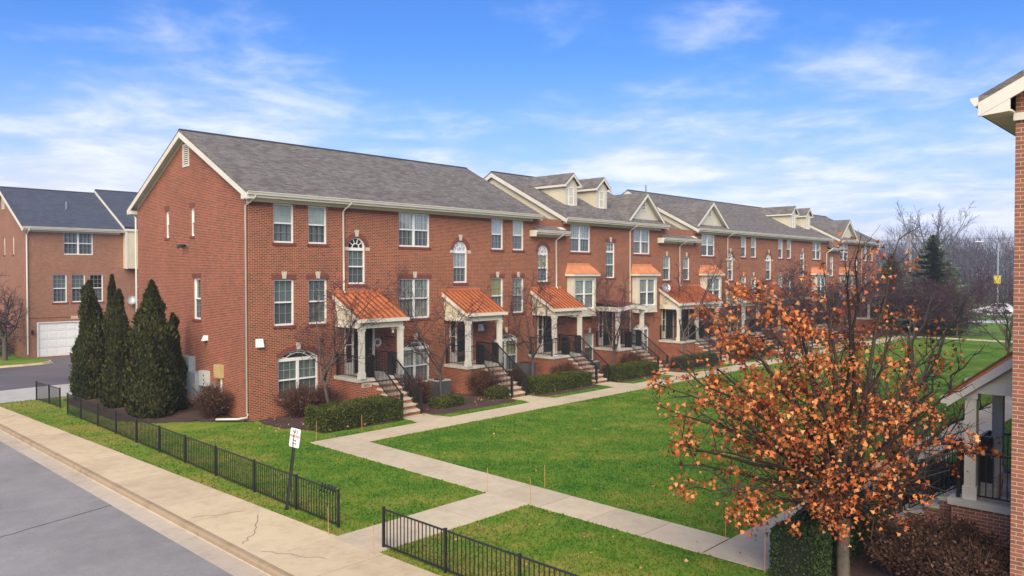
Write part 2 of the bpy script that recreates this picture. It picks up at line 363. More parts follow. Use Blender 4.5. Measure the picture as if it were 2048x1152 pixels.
def wall_plane(mb, mp, u0, u1, z0, z1, ops, depth=.19):
    """wall face with openings (u0,u1,z0,z1,rise)"""
    us = sorted({u0, u1, *[o[0] for o in ops], *[o[1] for o in ops]}); zs = sorted({z0, z1, *[o[2] for o in ops], *[o[3]+o[4] for o in ops]})
    for i in range(len(us)-1):
        for j in range(len(zs)-1):
            cu, cz = (us[i]+us[i+1])/2, (zs[j]+zs[j+1])/2
            if any(o[0] < cu < o[1] and o[2] < cz < o[3]+o[4] for o in ops): continue
            mb.face([mp(us[i], zs[j], 0), mp(us[i+1], zs[j], 0), mp(us[i+1], zs[j+1], 0), mp(us[i], zs[j+1], 0)])
    for a, b, c, d, r in ops:
        path = [(a, d), (a, c), (b, c), (b, d)]
        if r:
            arc, _ = arch_pts(a, b, d, r); zt = d+r
            for k in range(len(arc)-1):
                p, q = arc[k], arc[k+1]
                mb.face([mp(*p, 0), mp(*q, 0), mp(q[0], zt, 0), mp(p[0], zt, 0)])
            path = path+arc[::-1][1:-1]
        path = path+[path[0]]
        for k in range(len(path)-1):
            p, q = path[k], path[k+1]; mb.face([mp(*p, 0), mp(*q, 0), mp(*q, depth), mp(*p, depth)])
def bricks_row(mb, mp, u0, u1, z0, z1, d0, d1, pitch=.0715, splay=0.):
    n = max(2, round((u1-u0)/pitch)); p = (u1-u0)/n; cu = (u0+u1)/2
    for i in range(n):
        a, b = u0+i*p+.005, u0+(i+1)*p-.005
        k = lambda u: u+(u-cu)*splay
        upoly(mb, mp, [(a, z0), (b, z0), (k(b), z1), (k(a), z1)], d0, d1)
def bricks_arch(mb, mp, geo, th, d0, d1):
    cu, cz, r, a0, a1 = geo; n = max(6, round(r*(a0-a1)/.075)); st = (a1-a0)/n
    for i in range(n):
        s, e = a0+st*(i+.08), a0+st*(i+.92)
        upoly(mb, mp, [(cu+r*math.cos(s), cz+r*math.sin(s)), (cu+r*math.cos(e), cz+r*math.sin(e)), (cu+(r+th)*math.cos(e), cz+(r+th)*math.sin(e)), (cu+(r+th)*math.cos(s), cz+(r+th)*math.sin(s))], d0, d1)
def sash(mb, mp, u0, u1, z0, z1, cols, rows, d):
    ww = .019
    for i in range(1, cols): u = u0+(u1-u0)*i/cols; ub(mb, mp, u-ww/2, u+ww/2, z0, z1, d, d+.016)
    for j in range(1, rows): z = z0+(z1-z0)*j/rows; ub(mb, mp, u0, u1, z-ww/2, z+ww/2, d+.001, d+.015)
def window(parent, mp, u0, u1, z0, z1, double=False, rise=0., up='blind_white', lo='curtain_dark', key=None, lintel=False, sill=True, imposts=False, cols=3, rows=2, transom=0., d=.075, split=.5):
    """double-hung window; (z1) is the spring line when rise > 0; transom = height of a separate upper light"""
    f = MB(); fw = .055 if u1-u0 > .5 else .034
    ub(f, mp, u0, u0+fw, z0, z1, d-.012, d+.07); ub(f, mp, u1-fw, u1, z0, z1, d-.012, d+.07)
    ub(f, mp, u0+fw, u1-fw, z0, z0+.07, d-.02, d+.07); hb = .13 if rise else .055
    ub(f, mp, u0+fw, u1-fw, z1-hb, z1, d-.012, d+.07)
    zt = z1-hb
    if transom:
        ub(f, mp, u0+fw, u1-fw, z1-transom-.12, z1-transom, d-.011, d+.07); sash(f, mp, u0+fw, u1-fw, z1-transom, z1-hb, cols, 2, d+.022); zt = z1-transom-.12
    lights = [(u0+fw, u1-fw)]
    if double:
        c = (u0+u1)/2; ub(f, mp, c-.055, c+.055, z0+.07, zt, d-.011, d+.07); lights = [(u0+fw, c-.055), (c+.055, u1-fw)]
    zm = z0+.07+(zt-z0-.07)*split
    panes = []
    for a, b in lights:
        ub(f, mp, a, b, zm-.03, zm+.03, d-.005, d+.06)
        sash(f, mp, a, b, z0+.07, zm-.03, cols, rows, d+.055); sash(f, mp, a, b, zm+.03, zt, cols, rows, d+.045)
    if rise:
        arc, geo = arch_pts(u0, u1, z1, rise); cu, cz, r, a0, a1 = geo
        for k in range(len(arc)-1):
            p, q = arc[k], arc[k+1]; s_ = lambda e, t: (cu+(e[0]-cu)*t, cz+(e[1]-cz)*t)
            t = 1-.05/r; upoly(f, mp, [p, q, s_(q, t), s_(p, t)], d-.011, d+.06)
        if rise >= (u1-u0)/2-.01:
            ri = r*.36; nn = 10
            for k in range(nn):
                A, B = math.pi*k/nn, math.pi*(k+1)/nn
                upoly(f, mp, [(cu+ri*math.cos(A), cz+ri*math.sin(A)), (cu+ri*math.cos(B), cz+ri*math.sin(B)), (cu+(ri+.03)*math.cos(B), cz+(ri+.03)*math.sin(B)), (cu+(ri+.03)*math.cos(A), cz+(ri+.03)*math.sin(A))], d+.005, d+.035)
            angs = [(R_(x), ri+.02, r-.03) for x in (36, 72, 108, 144)]
            for A, r0, r1 in angs:
                ca, sa = math.cos(A), math.sin(A); q = .012
                upoly(f, mp, [(cu+r0*ca-q*sa, cz+r0*sa+q*ca), (cu+r0*ca+q*sa, cz+r0*sa-q*ca), (cu+r1*ca+q*sa, cz+r1*sa-q*ca), (cu+r1*ca-q*sa, cz+r1*sa+q*ca)], d+.006, d+.034)
        else:
            w_ = u1-u0
            inner, _ = arch_pts(u0+.22*w_, u1-.22*w_, z1, rise*.62, 8)
            for k in range(8):
                p, q = inner[k], inner[k+1]; upoly(f, mp, [p, q, (q[0], q[1]+.025), (p[0], p[1]+.025)], d+.006, d+.034)
            for tt in (.10, .3, .5, .7, .9):
                p = arc[round(tt*14)]; q = inner[min(8, max(0, round((tt-.1)/.8*8)))]
                dx_, dz_ = p[0]-q[0], p[1]-q[1]; L = math.hypot(dx_, dz_) or 1; nx, nz = -dz_/L*.012, dx_/L*.012
                upoly(f, mp, [(q[0]+nx, q[1]+nz), (q[0]-nx, q[1]-nz), (p[0]-nx, p[1]-nz), (p[0]+nx, p[1]+nz)], d+.004, d+.032)
    fr = f.build('window', 'white', parent); fr = fr if parent.parent is None else parent
    g = MB()
    for a, b in lights: g.face([mp(a, zm+.03, d+.035), mp(b, zm+.03, d+.035), mp(b, zt, d+.035), mp(a, zt, d+.035)])
    if transom: g.face([mp(u0+fw, z1-transom, d+.035), mp(u1-fw, z1-transom, d+.035), mp(u1-fw, z1-hb, d+.035), mp(u0+fw, z1-hb, d+.035)])
    if rise: g.face([mp(*p, d+.045) for p in arc])
    g.build('pane', 'glass', fr)
    g = MB()
    for a, b in lights: g.face([mp(a, z0+.07, d+.045), mp(b, z0+.07, d+.045), mp(b, zm-.03, d+.045), mp(a, zm-.03, d+.045)])
    g.build('screen', 'screen', fr)
    k = MB(); e = d+.10
    k.face([mp(u0, zm, e), mp(u1, zm, e), mp(u1, z1, e), mp(u0, z1, e)])
    k.cur = 1; k.face([mp(u0, z0, e), mp(u1, z0, e), mp(u1, zm, e), mp(u0, zm, e)])
    if rise: k.cur = 2; k.face([mp(*p, e) for p in arc])
    k.build('blind', [up, lo, 'dark_in'], fr)
    if sill:
        s = MB(); bricks_row(s, mp, u0-.07, u1+.07, z0-.105, z0-.004, -.035, .06); s.build('sill', 'brick_soldier', fr)
    if lintel:
        s = MB(); bricks_row(s, mp, u0-.10, u1+.10, z1+.004, z1+.21, -.006, .03, splay=.02); s.build('lintel', 'brick_soldier', fr)
    if rise:
        s = MB(); bricks_arch(s, mp, geo, .2, -.006, .03); s.build('lintel', 'brick_soldier', fr)
    if key:
        cu = (u0+u1)/2; zb = z1+rise+.03; s = MB(); upoly(s, mp, [(cu-.075, zb), (cu+.075, zb), (cu+.115, zb+.29), (cu-.115, zb+.29)], -.03, .02)
        if imposts:
            for a in (u0-.23, u1+.01): ub(s, mp, a, a+.22, z1-.13, z1+.02, -.02, .02)
        s.build('keystone', 'limestone', fr)
    return fr
def siding_poly(mb, mp, poly, lap=.125, d_out=.018):
    """clapboards filling a convex (u,z) polygon"""
    zmin, zmax = min(p[1] for p in poly), max(p[1] for p in poly); z = zmin
    while z < zmax-.005:
        za, zb = z, min(z+lap, zmax)
        def span(zz):
            xs = []
            for i in range(len(poly)):
                p, q = poly[i], poly[(i+1) % len(poly)]
                if (p[1]-zz)*(q[1]-zz) <= 0 and abs(p[1]-q[1]) > 1e-6: xs.append(p[0]+(q[0]-p[0])*(zz-p[1])/(q[1]-p[1]))
                elif abs(p[1]-zz) < 1e-6: xs.append(p[0])
            return (min(xs), max(xs)) if xs else None
        A, B = span(za+1e-4), span(zb-1e-4)
        if A and B:
            mb.face([mp(A[0], za, -d_out), mp(A[1], za, -d_out), mp(B[1], zb, -.004), mp(B[0], zb, -.004)])
            mb.face([mp(A[0], za, 0), mp(A[1], za, 0), mp(A[1], za, -d_out), mp(A[0], za, -d_out)])
        z += lap
SL, RY = .515, 5.5                          # roof slope, y of the ridge
def gable_roof(parent, x0, x1, ez, mat='shingle', y0=0., oh=.46, depth=11.0, th=.11, edge=True, nm='roof'):
    ry = y0+depth/2; rz = ez+(depth/2+oh)*SL
    a = MB(); a.prism([(y0-oh, ez), (ry, rz), (ry, rz-th), (y0-oh, ez-th)], 'x', x0, x1); a.prism([(ry, rz), (y0+depth+oh, ez), (y0+depth+oh, ez-th), (ry, rz-th)], 'x', x0, x1)
    r = a.build(nm, mat, parent)
    c = MB(); c.prism([(ry-.16, rz-.16*SL+.012), (ry, rz+.03), (ry+.16, rz-.16*SL+.012), (ry, rz-.02)], 'x', x0-.01, x1+.01); c.build('ridge_cap', 'shingle_edge', r)
    return r, rz
def rake(parent, X0, X1, ez, y0=0., oh=.46, depth=11.0, th=.11, h=.24, both=True):
    ry = y0+depth/2; rz = ez+(depth/2+oh)*SL; a = MB(); o = th+.003
    a.prism([(y0-oh, ez-o), (ry, rz-o), (ry, rz-o-h), (y0-oh, ez-o-h*.9)], 'x', X0, X1); a.prism([(ry, rz-o), (y0+depth+oh, ez-o), (y0+depth+oh, ez-o-h*.9), (ry, rz-o-h)], 'x', X0, X1)
    return a.build('rake_board', 'trim', parent)
def gutter(parent, x0, x1, ez, y0=0., oh=.46, fr_z=None):
    a = MB(); yg = y0-oh
    prof = [(yg-.012, ez-.15), (yg-.085, ez-.15), (yg-.10, ez-.09), (yg-.13, ez-.045), (yg-.13, ez-.02), (yg-.115, ez-.02), (yg-.115, ez-.05), (yg-.012, ez-.05)]
    a.prism(prof, 'x', x0, x1); g = a.build('gutter', 'trim', parent)
    b = MB(); b.box(x0+.02, x1-.02, yg-.009, yg+.02, ez-.24, ez-.115); b.box(x0+.03, x1-.03, yg+.02, y0+.01, ez-.21, ez-.17); b.box(x0+.25, x1-.25, y0-.045, y0+.005, ez-.36, ez-.212); b.build('soffit', 'trim', parent)
def downspout(parent, x, ztop, zbot, y=-.07, oh=.46, foot=None, axis='x'):
    a = MB(); yg = y-oh+.0
    pts = [(x+.1, -.50, ztop), (x+.1, -.50, ztop-.10), (x+.03, -.2, ztop-.30), (x, y, ztop-.42), (x, y, zbot+.12)]
    pts.append((x+.0, y-.12, zbot) if foot is None else foot[0])
    if foot: pts += foot[1:]
    a.tube(pts, .045, 6, True); a.build('downspout', 'trim', parent, True)

# ------------------------------------------------------------------ the long brick townhouse row
ROW = thing('townhouse_row', 'long red brick townhouse row with grey shingle roofs and copper porch roofs', 'townhouses', (35, 5.5, 0))
EZ = 8.74; TOPW = EZ-.16
ws = []                                     # front windows: dicts
def W(u0, u1, z0, z1, **k): ws.append((u0, u1, z0, z1, k))
z3a, z3b, z2a, z2b = 6.81, 8.37, 3.49, 5.34
bl = [('blind_white', 'curtain_dark'), ('blind_grey', 'blind_grey'), ('curtain', 'curtain_dark'), ('curtain', 'curtain'), ('blind_yellow', 'curtain_dark')]
def B(i): return dict(up=bl[i][0], lo=bl[i][1])
for (a, b), i3, i2 in (((1.06, 1.96), 0, 1), ((2.62, 3.51), 0, 1), ((13.25, 14.12), 0, 4), ((14.83, 15.69), 0, 2)):
    W(a, b, z3a, z3b, **B(i3)); W(a, b, z2a, z2b, key=1, lintel=True, **B(i2))
W(7.31, 9.14, z3a, z3b, double=True, **B(2)); W(7.31, 9.14, z2a, z2b, double=True, key=1, lintel=True, **B(3))
for a, b, i in ((4.56, 5.45, 1), (10.64, 11.56, 2)): W(a, b, 5.12, 6.70, rise=(b-a)/2, key=1, imposts=True, **B(i))
W(16.82, 17.69, 5.12, 6.70, rise=.435, **B(4))
for a, b, i in ((1.22, 3.06, 1), (7.40, 9.12, 3), (13.46, 15.22, 4)): W(a, b, .46, 2.16, double=True, rise=.30, key=1, **B(i))
W(19.61, 21.46, z3a, z3b, double=True, **B(2)); W(23.0, 23.9, 5.30, 7.45, transom=.5, key=1, lintel=True, **B(1)); W(25.86, 27.72, z3a, z3b, double=True, **B(3))
W(20.95, 21.84, .42, 2.05, key=1, lintel=True, **B(0)); W(25.83, 27.64, .46, 2.08, double=True, rise=.30, **B(3))
for a, b in ((29.26, 30.19), (31.79, 32.66)): W(a, b, 5.11, 6.70, key=1, **B(2))
W(34.23, 36.16, z3a, z3b, double=True, **B(0))
for a, b, i in ((38.02, 38.95, 2), (44.40, 45.38, 2)): W(a, b, 5.05, 6.67, rise=(b-a)/2, key=1, imposts=True, **B(i))
for a, b in ((40.13, 41.04), (41.77, 42.72), (46.60, 47.53), (48.28, 49.19)):
    W(a, b, z3a, z3b, **B(0)); W(a, b, z2a, z2b, key=1, **B(0))
W(51.01, 51.88, 5.30, 7.42, transom=.5, key=1, **B(1)); W(53.55, 55.47, z3a, z3b, double=True, **B(2))
W(57.56, 58.43, 5.30, 7.15, transom=.45, **B(0)); W(60.09, 62.04, z3a, z3b, double=True, **B(0)); W(63.75, 64.65, 5.12, 6.68, rise=.45, key=1, **B(0))
for a, b in ((66.33, 67.22), (68.05, 68.97)): W(a, b, z3a, z3b, **B(0)); W(a, b, z2a, z2b, **B(0))
for a, b in ((40.0, 41.7), (46.5, 48.2)): W(a, b, .46, 2.12, double=True, rise=.30, **B(3))
ops = [(a, b, c, d, k.get('rise', 0.)) for a, b, c, d, k in ws]
doors = [(4.82, 5.82), (10.84, 11.80), (17.25, 18.2), (22.7, 23.6), (29.6, 30.5), (31.6, 32.5), (38.6, 39.5), (44.6, 45.5), (51.2, 52.1), (64.6, 65.5)]
ops += [(a, b, 1.24, 3.36, 0.) for a, b in doors]
XE = 70.15
wb = MB(); wall_plane(wb, mpx(0.), 0, XE, -.7, TOPW, ops)
gw = [(7.36, 7.74, 7.19, 8.40), (4.75, 5.13, 7.19, 8.40), (4.20, 4.92, 3.62, 5.38)]
wall_plane(wb, mpy(0.), 0, 11, -.7, TOPW, [(*g_, 0.) for g_ in gw])
rz0 = EZ+(5.5+.46)*SL-.11
wb.face([(0, 0, TOPW), (0, 11, TOPW), (0, 11, EZ+.46*SL-.11), (0, 5.5, rz0), (0, 0, EZ+.46*SL-.11)])
wb.face([(0, 11, -.7), (XE, 11, -.7), (XE, 11, TOPW), (0, 11, TOPW)]); wb.face([(XE, 0, -.7), (XE, 11, -.7), (XE, 11, TOPW), (XE, 5.5, rz0), (XE, 0, TOPW)])
wb.build('wall', 'brick', ROW)
# soldier course under the frieze, broken by the third-floor windows
sb = MB(); xs = 0.0
for a, b in sorted([(a, b) for a, b, c, d, k in ws if c == z3a])+[(16.42, 18.95), (29.0, 33.3), (56.9, 59.7), (XE, XE)]: pass
breaks = sorted([(a-.07, b+.07) for a, b, c, d, k in ws if c == z3a]+[(16.45, 19.0), (28.95, 33.3), (56.9, 59.7), (XE, XE+1)])
for a, b in breaks:
    if a-xs > .1: bricks_row(sb, mpx(0.), xs, a, TOPW-.375, TOPW-.17, -.006, .01)
    xs = max(xs, b)
sb.build('soldier_course', 'brick_soldier', ROW)
for a, b, c, d, k in ws: window(ROW, mpx(0.), a, b, c, d, **k)
for a, b, c, d in gw: window(ROW, mpy(0.), a, b, c, d, cols=3 if b-a > .5 else 2, rows=3 if b-a > .5 else 2, up='blind_grey', lo='curtain_dark', lintel=True)
# roofs: four tall blocks and three low links
blocks = [(-.30, 16.62), (18.72, 29.22), (33.05, 57.0), (59.45, XE+.3)]
links = [(16.45, 18.95), (28.9, 33.3), (56.8, 59.7)]
for i, (a, b) in enumerate(blocks):
    r, rz = gable_roof(ROW, a, b, EZ); rake(ROW, a-.025, a+.02, EZ); rake(ROW, b-.02, b+.025, EZ); gutter(ROW, a, b, EZ)
EL = 7.93
for a, b in links:
    gable_roof(ROW, a, b, EL); gutter(ROW, a-.28 if a < 50 else a, b+.03, EL)
    e = MB()
    if a < 50: e.box(a-.30, a-.26, -.47, .0, EL-.36, EL-.02); e.build('eave_end', 'trim', ROW); e = MB()
    e.box(b-.55, b-.1, -.30, -.02, EL-.02, EL+.10)
    e.prism([(-.30, EL+.10), (-.02, EL+.10), (-.02, EL+.24)], 'x', b-.55, b-.1); e.build('eave_return', 'trim', ROW)
rake_in = MB(); 
# underside of the verge at the near gable and the frieze along it
rake_in.prism([(-.46, EZ-.12), (5.5, EZ+5.96*SL-.12), (5.5, EZ+5.96*SL-.155), (-.46, EZ-.155)], 'x', -.275, .02); rake_in.prism([(5.5, EZ+5.96*SL-.12), (11.46, EZ-.12), (11.46, EZ-.155), (5.5, EZ+5.96*SL-.155)], 'x', -.275, .02)
rake_in.prism([(0, EZ+.46*SL-.16), (5.5, EZ+5.96*SL-.16), (5.5, EZ+5.96*SL-.36), (0, EZ+.46*SL-.34)], 'x', -.03, .01); rake_in.prism([(5.5, EZ+5.96*SL-.16), (11, EZ+.46*SL-.16), (11, EZ+.46*SL-.34), (5.5, EZ+5.96*SL-.36)], 'x', -.03, .01)
rake_in.box(-.31, .0, -.475, -.005, EZ-.30, EZ-.125); rake_in.box(-.31, .0, 11.005, 11.475, EZ-.30, EZ-.125); rake_in.box(-.10, -.0, -.10, -.02, EZ-.44, EZ-.30)
rake_in.build('verge_soffit', 'trim', ROW)
# siding gables above the links
for X, dirn in ((18.95, 1), (33.27, 1), (59.67, 1)):
    s = MB(); siding_poly(s, mpy(X-.03, 1), [(0., 8.0), (11., 8.0), (11., EZ+.46*SL-.12), (5.5, rz0), (0., EZ+.46*SL-.12)]); s.build('gable_siding', 'siding', ROW)
for X in (16.40, 28.96, 56.75):
    s = MB(); siding_poly(s, mpy(X+.03, -1), [(0., 8.0), (11., 8.0), (11., EZ+.46*SL-.12), (5.5, rz0), (0., EZ+.46*SL-.12)]); s.build('gable_siding', 'siding', ROW)
# vent in the near gable
def louvre(parent, mp, u0, u1, z0, z1, d=-.03):
    a = MB(); f = .055
    for p in ((u0, u0+f, z0, z1), (u1-f, u1, z0, z1), (u0+f, u1-f, z0, z0+f), (u0+f, u1-f, z1-f, z1)): ub(a, mp, *p, d, .012)
    n = int((z1-z0-2*f)/.085); 
    for i in range(n):
        z = z0+f+(i+.15)*(z1-z0-2*f)/n; a.hexa([mp(u0+f, z, d+.004), mp(u1-f, z, d+.004), mp(u1-f, z+.045, d+.03), mp(u0+f, z+.045, d+.03), mp(u0+f, z+.012, d+.003), mp(u1-f, z+.012, d+.003), mp(u1-f, z+.057, d+.029), mp(u0+f, z+.057, d+.029)])
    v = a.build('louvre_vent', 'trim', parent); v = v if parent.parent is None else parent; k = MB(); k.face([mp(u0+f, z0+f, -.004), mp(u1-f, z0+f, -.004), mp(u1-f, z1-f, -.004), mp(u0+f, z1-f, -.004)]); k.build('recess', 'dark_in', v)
louvre(ROW, mpy(0.), 5.20, 5.82, 10.22, 11.20)
# cross gables
for xa, xb, vent in ((24.95, 29.35, True), (33.15, 38.05, True), (59.55, 64.3, False)):
    c = (xa+xb)/2; az = 10.76; ze = EZ+.10; slp = (az-ze)/(c-xa); yb = (az-EZ)/SL-.46
    a = MB(); yf = -.20
    for sx, e in ((xa, -1), (xb, 1)):
        a.hexa([(sx, yf, ze), (c, yf, az), (c, yb+.3, az), (sx, .35, ze), (sx, yf, ze-.09), (c, yf, az-.09), (c, yb+.3, az-.09), (sx, .35, ze-.09)])
    r = a.build('cross_gable', 'shingle', ROW)
    t_ = MB()
    for sx, e in ((xa, -1), (xb, 1)):
        t_.hexa([(sx, yf-.015, ze-.092), (c, yf-.015, az-.092), (c, yf+.03, az-.092), (sx, yf+.03, ze-.092), (sx, yf-.015, ze-.27), (c, yf-.015, az-.30), (c, yf+.03, az-.30), (sx, yf+.03, ze-.27)])
        t_.hexa([(sx, yf+.03, ze-.1), (c, yf+.03, az-.1), (c, .22, az-.1), (sx, .22, ze-.1), (sx, yf+.03, ze-.13), (c, yf+.03, az-.13), (c, .22, az-.13), (sx, .22, ze-.13)])
    t_.build('rake_board', 'trim', r)
    f = MB(); f.prism([(xa+.15, EZ+.02), (xb-.15, EZ+.02), (c, az-.1)], 'y', .12, .17); f.build('gable_panel', 'panel_cream', r)
    if vent: louvre(r, mpx(.12), c-.24, c+.24, EZ+.85, EZ+1.55)
# dormers
for x0 in (20.70, 23.70, 51.95, 55.05):
    x1 = x0+1.12; y0 = 1.3; c = (x0+x1)/2; zb = EZ+(y0+.46)*SL-.02; zt = 10.93; az = 11.58
    dm = MB(); dm.hexa([(x0, y0, zb), (x1, y0, zb), (x1, 4.2, zb), (x0, 4.2, zb), (x0, y0, zt), (x1, y0, zt), (x1, 4.2, zt), (x0, 4.2, zt)]); dm.prism([(x0, zt), (x1, zt), (c, az-.08)], 'y', y0, 4.2)
    d = dm.build('dormer', 'panel_cream', ROW)
    s = MB(); siding_poly(s, lambda u, z, dd: (x0-.006+dd, u, z), [(y0+.12, zb-.05), (4.3, zt+.1), (4.3, zt+.1), (y0+.12, zt)]); siding_poly(s, lambda u, z, dd: (x1+.006-dd, u, z), [(y0+.12, zb-.05), (4.3, zt+.1), (4.3, zt+.1), (y0+.12, zt)]); s.build('siding', 'siding', d)
    r = MB()
    for e in (-1, 1):
        xe = c+e*(1.12/2+.22); ze = zt-.03
        r.hexa([(xe, y0-.2, ze), (c, y0-.2, az), (c, 5.0, az), (xe, 4.0, ze), (xe, y0-.2, ze-.07), (c, y0-.2, az-.07), (c, 5.0, az-.07), (xe, 4.0, ze-.07)])
    r.build('roof', 'shingle', d)
    t_ = MB()
    for e in (-1, 1):
        xe = c+e*(1.12/2+.22); ze = zt-.03
        t_.hexa([(xe, y0-.215, ze-.073), (c, y0-.215, az-.073), (c, y0-.17, az-.073), (xe, y0-.17, ze-.073), (xe, y0-.215, ze-.21), (c, y0-.215, az-.23), (c, y0-.17, az-.23), (xe, y0-.17, ze-.21)])
        t_.box(min(xe, xe-e*.2), max(xe, xe-e*.2), y0-.169, 3.8, ze-.19, ze-.072)
    t_.build('rake_board', 'trim', d)
    window(d, mpx(y0-.085), c-.25, c+.25, 9.62, 10.72, cols=2, rows=2, sill=False, up='blind_grey', lo='blind_grey')
# bay windows with copper tops
for u0, u1, z0 in ((19.33, 21.40, 3.16), (25.75, 27.85, 3.16), (34.1, 36.3, 3.16), (53.4, 55.6, 3.16), (59.95, 62.15, 3.16)):
    yb = -.46; bx = MB()
    bx.box(u0, u0+.17, yb, .02, z0, 5.42); bx.box(u1-.17, u1, yb, .02, z0, 5.42); bx.box(u0+.17, u1-.17, yb, .02, z0, 3.54); bx.box(u0+.17, u1-.17, yb, .02, 5.22, 5.42); bx.box(u0+.17, u1-.17, yb+.3, .02, 3.54, 5.22)
    by = bx.build('bay_window', 'panel_cream', ROW)
    window(by, mpx(yb-.02), u0+.17, u1-.17, 3.54, 5.22, double=True, sill=False, **B(3 if u0 < 24 else 2))
    t_ = MB(); t_.box(u0-.20, u1+.20, yb-.18, .0, 5.425, 5.54); t_.box(u0-.02, u1+.02, yb-.03, .0, z0-.06, z0-.002); t_.build('cornice', 'trim', by)
    prof = [(0., 6.05), (-.16, 5.98), (-.30, 5.86), (-.44, 5.72), (-.66, 5.545)]   # concave copper roof
    c_ = MB(); flare = lambda i: .02+.18*(i/4)**1.0
    for i in range(4):
        (ya, za), (yb2, zb2) = prof[i], prof[i+1]; fa, fb = flare(i), flare(i+1)
        c_.face([(u0-fa+.02, ya, za), (u1+fa-.02, ya, za), (u1+fb-.02, yb2, zb2), (u0-fb+.02, yb2, zb2)])
        c_.face([(u0-fa+.02, ya, za), (u0-fb+.02, yb2, zb2), (u0-fb+.02, 0, zb2), (u0-fa+.02, 0, za)]); c_.face([(u1+fa-.02, ya, za), (u1+fb-.02, yb2, zb2), (u1+fb-.02, 0, zb2), (u1+fa-.02, 0, za)])
    c_.box(u0-.02, u1+.02, -.03, 0., 6.05, 6.17)
    for k in range(9):
        t = (k+.5)/9; pts = [(u0-flare(i)+.02+(u1-u0+2*flare(i)-.04)*t, prof[i][0]-.012, prof[i][1]+.012) for i in range(5)]; c_.tube(pts, .016, 4)
    c_.build('copper_top', 'copper_light', by)
# downspouts
downspout(ROW, -.06, EZ-.1, -.05, y=.10, foot=[(-.06, .05, .10), (-.14, -.05, .0), (-.45, .1, -.03), (-1.0, .75, -.05)])
for x, zt_, zb_ in ((4.28, EZ-.1, 4.75), (18.28, EL-.1, 4.72), (25.40, EZ-.1, 1.2), (31.24, EL-.1, 4.7), (37.94, EZ-.1, 4.75), (56.6, EL-.1, .2), (65.5, EZ-.1, 4.)): downspout(ROW, x, zt_, zb_)
dl = MB(); dl.tube([(-.06, 11.4, EZ-.12), (-.06, 11.35, EZ-.3), (-.06, 11.06, EZ-.5), (-.06, 11.06, 0.)], .045, 6, True); dl.build('downspout', 'trim', ROW)
vp = MB(); vp.tube([(36.5, 6.2, 11.6), (36.5, 6.2, 12.5)], .07, 8, True); vp.build('vent_pipe', 'grey_box', ROW)

# ---- porches
def railing(parent, pts, h=.92, spacing=.11, posts=(True, True), pr=.03):
    """pts: polyline of floor points; one connected railing"""
    a = MB()
    for i in range(len(pts)-1):
        p, q = Vector(pts[i]), Vector(pts[i+1]); L = (q-p).length; n = max(2, int(L/spacing)); d = (q-p)/n
        hd = Vector((q.x-p.x, q.y-p.y, 0)).normalized(); s = Vector((-hd.y, hd.x, 0))
        for zz, wd, ht in ((h, .028, .022), (.09, .014, .016)):
            A, Bq = p+Vector((0, 0, zz)), q+Vector((0, 0, zz)); o = s*wd; u = Vector((0, 0, ht))
            a.hexa([A-o-u, Bq-o-u, Bq+o-u, A+o-u, A-o+u, Bq-o+u, Bq+o+u, A+o+u])
        for k in range(1, n):
            c = p+d*k; a.box(c.x-.009, c.x+.009, c.y-.009, c.y+.009, c.z+.09, c.z+h)
        for k, ok in ((0, posts[0] if i == 0 else True), (1, posts[1] if i == len(pts)-2 else True)):
            if ok: c = (p, q)[k]; a.box(c.x-pr, c.x+pr, c.y-pr, c.y+pr, c.z-.02 if k == 0 else c.z-.05, c.z+h+.03)
    return a.build('railing', 'black_metal', parent)
def column(parent, x, y, z0, z1):
    a = MB(); a.box(x-.10, x+.10, y-.10, y+.10, z0+.25, z1-.12); a.box(x-.125, x+.125, y-.125, y+.125, z0, z0+.25); a.box(x-.125, x+.125, y-.125, y+.125, z1-.12, z1)
    return a.build('column', 'trim', parent)
def front_door(parent, mp, u0, u1, z0=1.24, z1=3.36, side=True):
    f = MB(); ub(f, mp, u0-.10, u0, z0, z1+.10, -.03, .02); ub(f, mp, u1, u1+.10, z0, z1+.10, -.03, .02); ub(f, mp, u0, u1, z1, z1+.10, -.03, .02)
    if side:
        ub(f, mp, u0-.46, u0-.40, z0, z1+.10, -.03, .02); ub(f, mp, u0-.40, u0-.10, z0, z0+.5, -.02, .02); ub(f, mp, u0-.40, u0-.10, z1+.02, z1+.1, -.02, .02); ub(f, mp, u0-.40, u0-.10, z0+1.25, z0+1.29, -.018, .02)
    f.build('door_frame', 'trim', parent); fr = parent
    d = MB(); ub(d, mp, u0, u1, z0, z1, .06, .11)
    for k in range(3):
        za = z0+.2+k*.62
        for m_ in range(2): ua = u0+.12+m_*(u1-u0-.12)/2; ub(d, mp, ua, ua+(u1-u0)/2-.18, za, za+.5, .045, .062)
    d.build('front_door', 'door', fr)
    if side: s = MB(); ub(s, mp, u0-.40, u0-.10, z0+.5, z1+.02, -.008, -.004); s.build('sidelight', 'dark_in', fr)
    k = MB(); ub(k, mp, u1-.12, u1-.07, z0+1.0, z0+1.05, .0, .06); k.build('handle', 'galv', fr)
